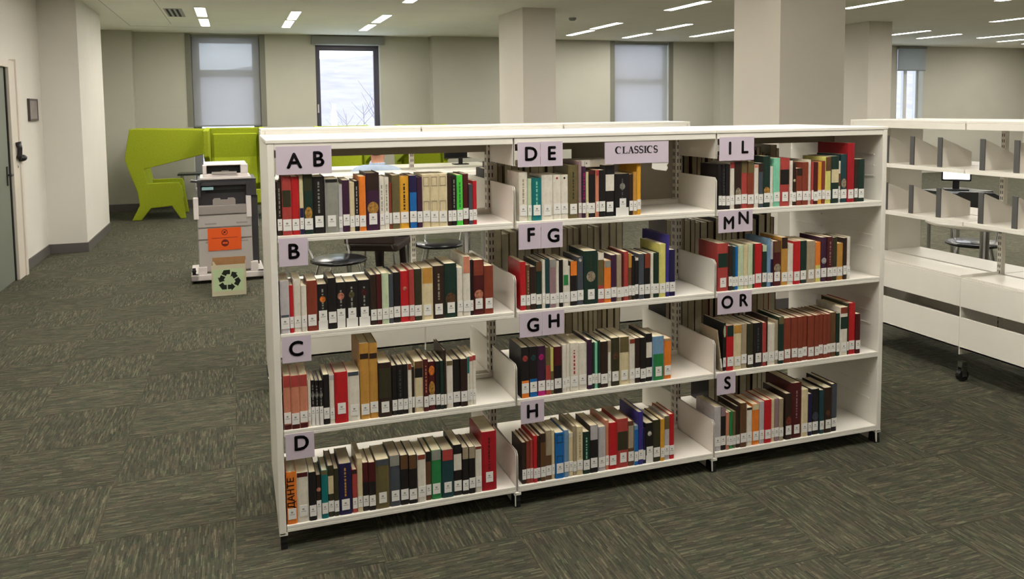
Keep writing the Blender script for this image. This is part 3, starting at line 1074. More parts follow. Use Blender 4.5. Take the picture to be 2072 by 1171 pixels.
def make_book(x, w, h, c, ex, z, label, group, dep=None):
    y = .006 + random.uniform(0, .006)
    d = dep or min(.29, max(.125, h * random.uniform(.72, .80)))
    hard = random.random() < .3          # hardbacks stand proud of their pages, paperbacks are cut flush
    b = thing('book', label, 'book', (x, y, z + .0004), 0, group)
    build('cover', cover_mesh(w, h, d), BOOKM[c], b)
    t = min(.0022, w * .16)
    build('page_block', MB().box(t + .0002, w - t - .0002, .005, d - .003, .002, h - (.0035 if hard else .0004)), PAGES if random.random() < .8 else PAGES2, b)
    low = 'low' in ex
    for e in ex:
        f = e[2:].split(':')
        if e[0] == 'b':
            f0, f1 = [float(q) for q in f[0].split('-')]
            build('colour_band', MB().box(w * .06, w * .94, -.0005, .002, max(.0005, f0 * h), min(f1 * h, h - .0005)), BOOKM[f[1]], b)
        elif e[0] == 'o':
            f0, f1 = [float(q) for q in f[0].split('-')]
            rz = (f1 - f0) * h / 2; rx = min(w * .42, rz * .9); zc = (f0 + f1) / 2 * h
            build('emblem', MB().prism([(w / 2 + rx * math.cos(q * math.pi / 6), zc + rz * math.sin(q * math.pi / 6)) for q in range(12)], -.0009, .001, 'y'), EMB[f[1]], b)
        elif e[0] == 't':
            m = MB(); zz = h * .36; wt = min(.006, w * .22)
            while zz < h * .86:
                l = random.uniform(.004, .014)
                m.box(w / 2 - wt / 2, w / 2 + wt / 2, -.0008, .001, zz, zz + l)
                zz += l + random.uniform(.002, .007)
            build('title_lettering', m, BOOKM[f[0]], b)
        elif e[0] == 'f':
            for f0, f1 in ((.24, .5), (.78, .96)):
                m = MB()
                a, q, z0, z1 = w * .16, w * .84, f0 * h, f1 * h
                m.box(a, q, -.0007, .001, z0, z0 + .003).box(a, q, -.0007, .001, z1 - .003, z1).box(a, a + .002, -.0007, .001, z0, z1).box(q - .002, q, -.0007, .001, z0, z1)
                build('frame_line', m, BOOKM[f[0]], b)
        elif e[0] == 'T':
            text_mesh('title_lettering', f[0] if len(f) == 1 else e[2:], .034, BOOKM['b'], b, (w / 2 - .001, -.0006, h * .60), (math.pi / 2, -math.pi / 2, 0), .0003, .0004)
    lw = min(w * .92, .029); lh = .041; lz = .034 if 'hi' in ex else .019 + random.uniform(-.003, .004)
    if low:
        build('white_base', MB().box(w * .05, w * .95, -.0006, .001, .0005, .034), LABELM, b)
        lz = .030
    xc = w / 2 + (random.uniform(-.1, .15) * (w - lw))
    la = build('spine_label', MB().box(xc - lw / 2, xc + lw / 2, -.0012, .001, lz, lz + lh), LABELM, b)
    if lw > .010:
        build('label_print', MB().box(xc - lw * .16, xc + lw * .10, -.0014, -.0011, lz + .023, lz + .029).box(xc - lw * .3, xc + lw * .3, -.0014, -.0011, lz + .017, lz + .019), LABELK, la)
    return b

for shelf, (zi, bay, txt) in BOOKS.items():
    rows = []
    for ln in txt.strip().splitlines():
        a = ln.split()
        rows.append((float(a[0]), float(a[1]), float(a[2]), a[3], a[4:]))
    descs = [describe(r[1], r[2], r[3], r[4]) for r in rows]
    seen = {}
    for r, ds in zip(rows, descs):
        n = descs.count(ds)
        seen[ds] = seen.get(ds, 0) + 1
        if n == 1:
            lb = '%s on the %s shelf' % (ds, shelf)
        else:
            lb = '%s, %s such from left on %s shelf' % (ds, ORD[seen[ds] - 1], shelf)
        if n == 1:
            k = descs.index(ds)
            nb = (rows[k - 1] if k else None)
            if nb:
                lb = '%s right of a %s one on the %s shelf' % (ds, PAL[nb[3]][0], shelf)
            if len(lb.split()) > 16:
                lb = '%s on the %s shelf' % (ds, shelf)
        make_book(r[0], r[1], r[2], r[3], r[4], SHELF_Z[zi], lb, 'books on the %s shelf' % shelf)

# one slim booklet leaning at the left of the O R shelf, one book lying on top of the row on the D E shelf
lean = make_book(0, .008, .185, 'E', [], SHELF_Z[1], 'slim pale booklet leaning against the bracket on the O R shelf', 'books on the O R shelf', .14)
lean.location = (1.860, .008, SHELF_Z[1] + .0005)
lean.rotation_euler = (0, -.14, 0)
lie = make_book(0, .030, .165, 'W', [], SHELF_Z[3], 'white book lying flat on top of the row on the D E shelf', 'books on the D E shelf', .12)
lie.rotation_euler = (0, math.pi / 2, 0)
lie.location = (1.205, .06, SHELF_Z[3] + .2295 + .0005)

# books on the far side of the unit, seen from behind between the front rows: too many to single out
rb = MB(); rmats = [PAGES2] + [BOOKM[k] for k in 'bKEVUuMDN'] + [BOOKM['R'], BOOKM['I'], mat('pale_pages', (240, 230, 206), rough=.85, spec=.1, noise=.08, nscale=30)]
def rear_row(zi, x0, x1, hmin, hmax, cols):
    z = SHELF_Z[zi] + .0004; x = x0
    while x < x1:
        w = random.uniform(.022, .044); h = random.uniform(hmin, hmax); d = h * .7
        y1 = .644; y0 = y1 - d; t = .002; mi = random.choice(cols)
        rb.box(x, x + t, y0, y1, z, z + h, mi).box(x + w - t, x + w, y0, y1, z, z + h, mi).box(x + t, x + w - t, y1 - t, y1, z, z + h, mi)
        rb.box(x + t, x + w - t, y0 + .003, y1 - t, z + .002, z + h - .003, 12 if random.random() < (.85 if x < 1.7 else .5) else 0)
        x += w + .0008
rear_row(2, .97, 1.60, .225, .265, [3, 3, 4, 5, 3])
rear_row(1, 1.30, 1.60, .215, .25, [4, 3, 3, 5])
rear_row(3, .95, 1.32, .17, .235, [1, 4, 2, 3])
rear_row(3, 1.85, 2.50, .19, .25, [1, 2, 7, 11, 4])
rear_row(2, 1.85, 2.46, .225, .265, [1, 2, 6, 7, 1])
rear_row(1, 1.85, 2.48, .225, .26, [1, 2, 6, 7, 10])
rear_row(0, 2.10, 2.45, .2, .24, [1, 2, 6, 4])
o = build('books_on_rear_shelves', rb, rmats)
tag(o, 'books on the far side of the shelving, their page edges showing between the front rows', 'books', kind='stuff')

# ------------------------------------------------------------------ letter signs
def sign(x0, x1, z0, z1, letters, label, seam=False):
    """letters: (char, fraction across, z centre offset)"""
    o = thing('shelf_sign', label, 'sign', (x0, -.0035, z0), 0, 'lilac letter signs on the shelf edges')
    w = x1 - x0; h = z1 - z0
    if seam:
        build('card', MB().box(0, w / 2 - .0006, 0, .0012, 0, h), LILAC, o)
        build('card', MB().box(w / 2 + .0006, w, -.0003, .0009, 0, h + .001), LILAC, o)
    else:
        build('card', MB().box(0, w, 0, .0012, 0, h), LILAC, o)
    for ch, fx, dz in letters:
        text_mesh('letter', ch, .075, INK, o, (fx * w, -.0008, h * .5 + dz), (math.pi / 2, 0, 0), .0004, .0022)
    return o
sign(.030, .222, 1.369, 1.469, [('A', .325, -.004), ('B', .755, .0)], 'lilac sign reading A B, top left of the shelving')
sign(.929, 1.117, 1.366, 1.462, [('D', .29, .0), ('E', .75, .0)], 'pair of lilac cards reading D E on the top shelf', True)
sign(1.834, 2.006, 1.362, 1.462, [('I', .30, .0), ('L', .72, .003)], 'lilac sign reading I L, top right of the shelving')
sign(.030, .130, SHELF_Z[2] + .345 - .100, SHELF_Z[2] + .345, [('B', .5, .0)], 'lilac sign reading B alone, second shelf down on the left')
sign(.030, .131, SHELF_Z[1] + .343 - .094, SHELF_Z[1] + .343, [('C', .48, .0)], 'lilac sign reading C, third shelf down on the left')
sign(.031, .132, SHELF_Z[0] + .341 - .096, SHELF_Z[0] + .341, [('D', .55, .008)], 'lilac sign reading D alone, bottom shelf on the left')
sign(.930, 1.115, SHELF_Z[2] + .345 - .100, SHELF_Z[2] + .345, [('F', .27, .004), ('G', .79, -.004)], 'pair of lilac cards reading F G', True)
sign(.930, 1.119, SHELF_Z[1] + .345 - .096, SHELF_Z[1] + .345, [('G', .30, -.004), ('H', .77, .004)], 'pair of lilac cards reading G H', True)
sign(.931, 1.030, SHELF_Z[0] + .345 - .092, SHELF_Z[0] + .345, [('H', .5, .0)], 'lilac sign reading H alone, bottom shelf in the middle')
sign(1.832, 2.003, SHELF_Z[2] + .350 - .094, SHELF_Z[2] + .350, [('M', .30, -.008), ('N', .73, .010)], 'lilac sign reading M N')
sign(1.831, 2.003, SHELF_Z[1] + .350 - .094, SHELF_Z[1] + .350, [('O', .28, .002), ('R', .75, .004)], 'lilac sign reading O R')
sign(1.831, 1.925, SHELF_Z[0] + .350 - .094, SHELF_Z[0] + .350, [('S', .56, .0)], 'lilac sign reading S alone, bottom shelf on the right')

def stroke(mb, pts, ws, y0, y1):
    """flat brush stroke of changing width in the x-z plane"""
    n = len(pts); A = []; B = []
    for i, (x, z) in enumerate(pts):
        a = pts[max(0, i - 1)]; b = pts[min(n - 1, i + 1)]
        dx, dz = b[0] - a[0], b[1] - a[1]; l = math.hypot(dx, dz) or 1
        nx, nz = -dz / l * ws[i] / 2, dx / l * ws[i] / 2
        A.append((x + nx, z + nz)); B.append((x - nx, z - nz))
    for i in range(n - 1):
        mb.prism([A[i], A[i + 1], B[i + 1], B[i]], y0, y1, 'y')
def serif_word(word, x, z, size, y0, y1):
    mb = MB(); s = size; bar = lambda a, b, c, d: mb.box(x + a * s, x + b * s, y0, y1, z + c * s, z + d * s)
    for ch in word:
        if ch in 'CS':
            if ch == 'C':
                an = [50 + k * 16 for k in range(17)]
                pts = [(x + (.36 + .33 * math.cos(math.radians(a))) * s, z + (.36 + .36 * math.sin(math.radians(a))) * s) for a in an]
                ws = [(.06 + .14 * max(0, -math.cos(math.radians(a)))) * s for a in an]
                bar(.55, .60, .48, .72); adv = .74
            else:
                pts = []; ws = []
                for k in range(10):
                    a = math.radians(40 + k * 23); pts.append((x + (.26 + .19 * math.cos(a)) * s, z + (.54 + .18 * math.sin(a)) * s)); ws.append((.085 + .06 * (k / 9)) * s)
                for k in range(1, 10):
                    a = math.radians(67 - k * 23); pts.append((x + (.26 + .21 * math.cos(a)) * s, z + (.185 + .185 * math.sin(a)) * s)); ws.append((.145 - .06 * (k / 9)) * s)
                bar(.43, .47, .54, .73); bar(.05, .09, -.01, .18); adv = .57
            stroke(mb, pts, ws, y0, y1)
        elif ch == 'L':
            bar(.11, .28, 0, .72); bar(.03, .37, .67, .72); bar(.03, .62, 0, .05); bar(.57, .62, 0, .2); adv = .68
        elif ch == 'I':
            bar(.10, .27, 0, .72); bar(.02, .36, .67, .72); bar(.02, .36, 0, .05); adv = .41
        elif ch == 'A':
            stroke(mb, [(x + .12 * s, z), (x + .36 * s, z + .72 * s)], [.05 * s] * 2, y0, y1)
            stroke(mb, [(x + .36 * s, z + .70 * s), (x + .61 * s, z)], [.17 * s] * 2, y0, y1)
            bar(.22, .5, .22, .27); bar(.0, .24, 0, .045); bar(.47, .74, 0, .045); adv = .74
        x += adv * s
    return mb
o = thing('classics_sign', 'wide lilac paper sign reading CLASSICS on the top shelf', 'sign', (1.300, -.0035, 1.365))
build('card', MB().box(0, .290, 0, .0012, 0, .088), LILAC, o)
build('word_lettering', serif_word('CLASSICS', .048, .042, .0385, -.0008, .0004), INK, o)
build('torn_corner', MB().prism([(.215, .006), (.288, .010), (.291, -.004), (.283, -.012), (.288, -.024), (.280, -.036), (.225, -.028), (.213, -.022)], .0015, .0022, 'y'), PAPERW, o)

# ------------------------------------------------------------------ empty display cases (right, and behind the main unit)
LABELSTRIP = mat('shelf_edge_label', (206, 200, 190), rough=.6, noise=.35, nscale=160)
def display_case(label, loc, rotz, bays, dividers, D=.60):
    BW = .90; L = bays * BW
    both = D > .5
    o = thing('display_case', label, 'bookshelf', loc, rotz, 'empty white display cases')
    build('end_panel', MB().box(0, .022, 0, D, .10, 1.48), WHITE, o, bevel=.002)
    build('end_panel', MB().box(L - .022, L, 0, D, .10, 1.48), WHITE, o, bevel=.002)
    for k in range(bays + 1):
        x = min(max(k * BW, .015), L - .015)
        p = build('upright_post', MB().box(x - .013, x + .013, .285, .315, .10, 1.48), WHITE2, o)
        s = MB()
        for q in range(38):
            s.box(x - .0075, x - .0035, .2842, .2856, .18 + q * .033, .198 + q * .033).box(x + .0035, x + .0075, .2842, .2856, .18 + q * .033, .198 + q * .033)
        build('slot_row', s, SLOT, p)
        for y in (.03, D - .03):
            build('caster_fork', MB().box(x - .016, x + .016, y - .02, y + .02, .085, .115).box(x - .018, x - .014, y - .018, y + .018, .03, .09).box(x + .014, x + .018, y - .018, y + .018, .03, .09), CHROME, o)
            build('caster', MB().tube([(x - .013, y, .036), (x + .013, y, .036)], .0355, 16), BLACK, o)
        if 0 < k < bays:
            build('bay_divider', MB().box(x - .003, x + .003, .002, .285, .16, .62), WHITE, o)
    for k in range(bays):
        x0, x1 = k * BW + .004, (k + 1) * BW - .004
        if k == 0: x0 = .024
        if k == bays - 1: x1 = L - .024
        build('canopy', MB().box(k * BW + .001, (k + 1) * BW - .001, 0, D, 1.480, 1.495).box(x0, x1, .0, .012, 1.445, 1.480).box(x0, x1, D - .012, D, 1.445, 1.480), WHITE, o, bevel=.002)
        for z in (1.222, .925):
            for y0, y1, f in ((0, .285, 0), (.315, D, D - .012))[:2 if both else 1]:
                s = build('shelf', MB().box(x0, x1, y0, y1, z - .012, z).box(x0, x1, f, f + .012, z - .024, z - .012), WHITE, o, bevel=.0015)
            if dividers:
                for dx in (.10, .307, .51, .715):
                    xx = k * BW + dx
                    dv = build('divider', MB().prism([(.02, z + .001), (.26, z + .001), (.26, z + .085), (.05, z + .165), (.02, z + .165)], xx - .001, xx + .001, 'x'), WHITE2, o)
                    build('divider_edge', MB().box(xx - .015, xx + .015, .012, .02, z + .002, z + .175), DARKGREY, dv)
        for y0, y1, f, f2 in ((0, .285, 0, .012), (.315, D, D - .012, D))[:2 if both else 1]:
            build('bin_shelf', MB().box(x0, x1, y0, y1, .590, .604).box(x0, x1, f, f2, .438, .590), WHITE, o, bevel=.0015)
            build('bin_front', MB().box(x0, x1, f, f2, .195, .376).box(x0, x1, y0, y1, .195, .207), WHITE, o, bevel=.0015)
        build('label_strip', MB().box(x0 + .02, x1 - .02, .004, .035, .604, .606), LABELSTRIP, o)
    return o
display_case('white empty display case with grey dividers at the right edge', (3.78, 1.42, 0), -math.pi / 2, 3, True)
display_case('white empty display case standing just behind the book shelving', (.03, 1.70, 0), 0, 3, False, .32)

# ------------------------------------------------------------------ lime green high-back armchairs
LIME = mat('lime_wool', (150, 162, 40), rough=.9, spec=.12, noise=.08, nscale=60)
def armchair():
    o = thing('armchair', 'x', 'armchair', (0, 0, 0), 0, 'lime green high-back armchairs')
    # side profile in local x (seat faces +x) and z, taken from the chair seen side on; x shifted so that the rear foot is near 0
    prof = [(.08, 1.35), (1.10, 1.325), (1.095, .955), (.258, .755), (.298, .545), (.724, .547), (.746, .49), (.805, 0), (.727, 0), (.614, .195), (.323, .172), (.192, 0), (.062, 0), (.174, .217), (.155, .413), (.03, .805), (0, .91)]
    for y0, y1 in ((0, .075), (.775, .85)):
        build('side_wing', MB().prism(prof, y0, y1, 'y'), LIME, o, bevel=.012)
    build('back_rest', MB().prism([(.005, .905), (.08, 1.345), (.19, 1.345), (.14, .9), (.27, .50), (.17, .40), (.03, .80)], .0751, .7749, 'y'), LIME, o, bevel=.012)
    build('back_cushion', MB().prism([(.1405, .88), (.1905, 1.26), (.235, 1.26), (.20, .9), (.31, .50), (.2705, .47)], .11, .74, 'y'), LIME, o, bevel=.015)
    build('seat', MB().prism([(.20, .26), (.20, .40), (.72, .44), (.74, .24), (.62, .20), (.32, .18)], .0751, .7749, 'y'), LIME, o, bevel=.015)
    return o
c1 = armchair()
c1.location = (-1.644, 10.03, 0)
c1['label'] = 'lime green high-back armchair turned side on, nearest the left wall'
for x, y, lb in ((-.53, 10.25, 'lime green high-back armchair facing the viewer behind the printer'),
                 (1.07, 10.25, 'lime green high-back armchair behind the shelving, under the clear window'),
                 (2.36, 10.25, 'lime green high-back armchair behind the shelving, right of the clear window')):
    copy_tree(c1, (x, y, 0), -math.pi / 2, lb)

# tables in the seating area
TABLETOP = mat('white_laminate', (224, 220, 208), rough=.35)
DARKTOP = mat('dark_laminate', (44, 50, 46), rough=.3)
def rect_table(label, x0, x1, y0, y1, z, top, group):
    o = thing('table', label, 'table', ((x0 + x1) / 2, (y0 + y1) / 2, 0), 0, group)
    w, d = (x1 - x0) / 2, (y1 - y0) / 2
    build('table_top', MB().box(-w, w, -d, d, z - .03, z), top, o, bevel=.004)
    for sx in (-1, 1):
        for sy in (-1, 1):
            build('leg', MB().tube([(sx * (w - .06), sy * (d - .06), 0), (sx * (w - .06), sy * (d - .06), z - .03)], .018, 10), CHROME, o)
    return o
rect_table('low dark table between the side-on and the facing green armchairs', -1.00, -.60, 11.0, 11.4, .60, DARKTOP, 'tables by the windows')
rect_table('long white table in front of the rear green armchairs', 1.10, 3.42, 8.25, 8.95, .78, TABLETOP, 'tables by the windows')
def monitor(label, loc, rotz, screen, w=.50, h=.31):
    o = thing('computer_monitor', label, 'monitor', loc, rotz)
    build('housing', MB().box(-w / 2, w / 2, -.012, .03, .09, .09 + h), BLACK, o, bevel=.004)
    build('screen', MB().box(-w / 2 + .015, w / 2 - .015, -.0145, -.011, .108, .09 + h - .015), screen, o)
    build('stand', MB().box(-.03, .03, .0, .025, .01, .15).box(-.11, .11, -.06, .10, 0, .012), BLACK, o, bevel=.003)
    return o
monitor('black computer monitor on the long white table behind the shelving', (3.02, 8.5, .7805), 0, mat('screen_off', (14, 14, 16), rough=.2))
def round_table(label, x, y, r, z, group='round white tables'):
    o = thing('round_table', label, 'table', (x, y, 0), 0, group)
    build('table_top', MB().lathe([(r - .012, z - .028), (r, z - .020), (r, z - .006), (r - .008, z)], n=36), TABLETOP, o)
    build('column', MB().lathe([(.032, .02), (.032, z - .028)], n=14), CHROME, o)
    build('base', MB().lathe([(.24, 0), (.24, .008), (.05, .025)], n=28), CHROME, o)
    return o
round_table('round white table seen through the second shelf on the left', 1.56, 3.02, .42, .735)
round_table('round white table seen through the gap beside the F G sign', 2.75, 3.25, .42, .735)
round_table('round white table seen through the display case on the right', 5.15, 1.55, .40, .72)
SEATM = mat('black_seat_shell', (20, 20, 24), rough=.25, spec=.5)
def side_chair(label, x, y, rz):
    o = thing('chair', label, 'chair', (x, y, 0), rz, 'black chairs at the round tables')
    build('seat', MB().lathe([(.19, .430), (.215, .440), (.215, .452), (.19, .462)], n=24), SEATM, o, smooth=True)
    build('backrest', MB().prism([(-.20, .60), (.20, .60), (.21, .80), (.12, .85), (-.12, .85), (-.21, .80)], .185, .205, 'y'), SEATM, o, bevel=.006)
    for s in (-1, 1):
        build('back_rod', MB().tube([(s * .15, .13, .44), (s * .16, .19, .52), (s * .16, .20, .66)], .008, 8), CHROME, o)
        for t in (-1, 1):
            build('leg', MB().tube([(s * .11, t * .11, .435), (s * .20, t * .20, .009)], .009, 8), CHROME, o)
    return o
side_chair('black round seated chair seen through the B shelf on the left', .62, 3.30, .3)
side_chair('black chair behind the round table, seen through the B shelf', 1.52, 3.72, -.4)
side_chair('black chair at the table seen beside the F G sign', 2.20, 2.95, 1.3)
side_chair('black chair at the table seen through the right display case', 5.62, 2.05, -.9)
desk = rect_table('small grey desk far behind the display case on the right', 6.38, 6.88, 2.95, 3.35, .74, DARKTOP, 'desks behind the display case')
SCREEN_ON = emit_mat('lit_screen', (.93, .96, 1.0), 2.2)
monitor('lit computer screen glowing white behind the right display case', (6.62, 3.15, .7405), -.75, SCREEN_ON, .26, .17)

# ------------------------------------------------------------------ printer, its stand, the sign and the recycling box
PRG = mat('printer_grey', (178, 172, 168), rough=.5)
PRG2 = mat('printer_mid_grey', (150, 142, 138), rough=.5)
PRD = mat('printer_dark', (58, 56, 60), rough=.45)
PRW = mat('printer_white', (222, 214, 212), rough=.45)
o = thing('office_copier', 'grey office copier on a wheeled white base, left of the shelving', 'copier', (-.22, 5.0, 0), .03)
build('base', MB().box(-.31, .34, -.02, .06, .03, .085).box(-.31, -.24, -.02, .55, .03, .085).box(.27, .34, -.02, .55, .03, .085).box(-.25, .27, .42, .55, .03, .085), PRW, o, bevel=.008)
build('base_foot', MB().box(-.245, -.17, .0, .08, .085, .155), PRW, o, bevel=.006)
build('base_foot', MB().box(.215, .285, .0, .08, .085, .175), PRW, o, bevel=.006)
for x in (-.28, .31):
    for y in (.03, .50):
        build('caster', MB().tube([(x - .015, y, .02), (x + .015, y, .02)], .0195, 12), BLACK, o)
build('side_knob', MB().ball((-.285, .03, .115), (.02, .02, .022)).box(-.30, -.27, .02, .04, .085, .145), BLACK, o)
build('cabinet', MB().box(-.24, .24, .03, .55, .10, .64), PRG, o, bevel=.006)
build('side_cover', MB().box(.2405, .30, .06, .55, .14, .80), PRD, o, bevel=.004)
build('side_plate', MB().box(.3005, .305, .10, .16, .50, .60), PRW, o)
for z0, z1 in ((.11, .395), (.412, .505), (.52, .63)):
    dr = build('drawer', MB().box(-.235, .235, .012, .029, z0, z1), PRG, o, bevel=.003)
    if z1 != .505:
        for x in (-.125, .15):
            build('drawer_grip', MB().box(x - .05, x + .05, .0105, .0135, z1 - .085 if z1 > .6 else z1 - .022, z1 - .070 if z1 > .6 else z1 - .008), PRG2, dr)
build('side_post', MB().box(-.27, -.225, .0, .10, .60, .80), PRW, o, bevel=.006)
build('side_post', MB().box(.195, .24, .0, .10, .60, .80), PRW, o, bevel=.006)
build('output_tray', MB().box(-.2245, .1945, .005, .09, .641, .722), PRG2, o, bevel=.004)
build('paper_stop', MB().prism([(-.10, .715), (.10, .715), (.10, .775), (.085, .79), (.035, .79), (.03, .775), (-.03, .775), (-.035, .79), (-.085, .79), (-.10, .775)], .012, .022, 'y'), PRG2, o)
build('copier_housing', MB().box(-.23, .29, .10, .55, .641, .94).box(-.23, -.20, .03, .10, .80, .94).box(.20, .29, .03, .10, .80, .94).box(-.20, .20, .03, .10, .905, .94), PRD, o, bevel=.004)
build('light_bar', MB().box(-.19, -.09, .024, .09, .868, .894), mat('pale_cyan', (150, 185, 190), rough=.4), o)
build('recess_slot', MB().box(-.16, .19, .098, .0995, .83, .862), BLACK, o)
build('control_arm', MB().prism([(-.29, .945), (-.20, .935), (-.19, .950), (-.28, .965)], .02, .14, 'y'), PRD, o)
build('copier_lid', MB().box(-.23, .29, .03, .55, .9405, .962), PRD, o, bevel=.004)

o2 = thing('desktop_printer', 'small off-white desktop printer on top of the grey copier', 'printer', (-.20, 5.05, .9625), .03)
build('printer_body', MB().box(-.20, .20, .10, .42, 0, .145, top=(.01, .01, .01, .01)).box(-.20, .20, 0, .10, 0, .05).box(-.20, -.165, 0, .10, .05, .135).box(.135, .20, 0, .10, .05, .135).box(-.165, .135, .0, .10, .128, .140), PRW, o2, bevel=.006)
build('paper_slot', MB().box(-.164, .134, .09, .0995, .05, .127), BLACK, o2)
build('paper_guide', MB().prism([(-.03, .075), (.03, .075), (.05, .052), (.02, .050), (-.02, .050), (-.05, .052)], .03, .08, 'y'), PRG2, o2)
build('paper_tray', MB().box(-.12, .10, -.02, .09, .0505, .066), PRG, o2)
build('base_tray', MB().box(-.225, .225, -.03, .42, -.0, .022), PRW, o2, bevel=.004)

ORANGE = mat('orange_paper', (228, 92, 30), rough=.75)
ORK = mat('dark_print_on_orange', (110, 30, 18), rough=.8)
s = thing('warning_sign', 'orange paper notice with two round symbols on the copier front', 'sign', (-.228, 5.006, .3), .03)
sgn = build('paper', MB().box(-.147, .147, 0, .0012, 0, .21), ORANGE, s)
ring = MB()
for k in range(20):
    a0, a1 = 2 * math.pi * k / 20, 2 * math.pi * (k + 1) / 20
    ring.prism([(.001 + .028 * math.cos(a0), .168 + .028 * math.sin(a0)), (.001 + .028 * math.cos(a1), .168 + .028 * math.sin(a1)), (.001 + .022 * math.cos(a1), .168 + .022 * math.sin(a1)), (.001 + .022 * math.cos(a0), .168 + .022 * math.sin(a0))], -.0006, .0004, 'y')
stroke(ring, [(-.017, .150), (.019, .186)], [.005, .005], -.0006, .0004)
ring.box(-.008, .010, -.0006, .0004, .160, .178)
build('crossed_symbol', ring, ORK, s)
dsc = MB().prism([(.003 + .034 * math.cos(2 * math.pi * k / 24), .068 + .034 * math.sin(2 * math.pi * k / 24)) for k in range(24)], -.0006, .0004, 'y')
build('round_symbol', dsc, ORK, s)
build('symbol_bar', MB().box(-.019, .025, -.0010, -.0005, .060, .076), ORANGE, s)
build('rule_line', MB().box(-.115, .115, -.0006, .0004, .115, .119), ORK, s)

CARD = mat('cardboard', (168, 128, 88), rough=.9, noise=.06, nscale=25)
CARDP = mat('box_paper', (206, 200, 172), rough=.8)
GREENP = mat('pale_green_paper', (196, 216, 172), rough=.8)
ARROW = mat('recycling_black', (26, 34, 24), rough=.8)
b = thing('recycling_box', 'small open cardboard recycling box with a green label on the floor', 'box', (-.196, 4.40, 0), -.02)
build('carton', MB().box(-.14, .14, 0, .004, 0, .27).box(-.14, .14, .216, .22, 0, .30).box(-.14, -.136, .004, .216, 0, .27).box(.136, .14, .004, .216, 0, .27).box(-.136, .136, .004, .216, 0, .004), CARD, b)
build('front_wrap', MB().box(-.141, .141, -.001, 0, 0, .271), CARDP, b)
build('torn_flap', MB().prism([(-.10, .27), (-.125, .27), (-.13, .30), (-.12, .305)], .002, .003, 'y'), CARDP, b)
build('green_label', MB().box(-.128, .125, -.002, -.001, .04, .232), GREENP, b)
def recycle_arrow(rot):
    c, s_ = math.cos(rot), math.sin(rot)
    R = lambda p: (.0 + p[0] * c - p[1] * s_, .128 + p[0] * s_ + p[1] * c)
    m = MB()
    m.prism([R(q) for q in ((-.094, -.040), (-.064, -.088), (-.022, -.088), (-.022, -.044), (-.042, -.044), (-.056, -.018))], -.0028, -.002, 'y')
    m.prism([R(q) for q in ((-.012, -.088), (.020, -.088), (.020, -.104), (.056, -.066), (.020, -.028), (.020, -.044), (-.012, -.044))], -.0028, -.002, 'y')
    return m
for k in range(3):
    m = recycle_arrow(k * 2 * math.pi / 3)
    m.v = [(x * .90, y, .134 + (z - .128) * .90) for x, y, z in m.v]
    build('recycling_arrow', m, ARROW, b)

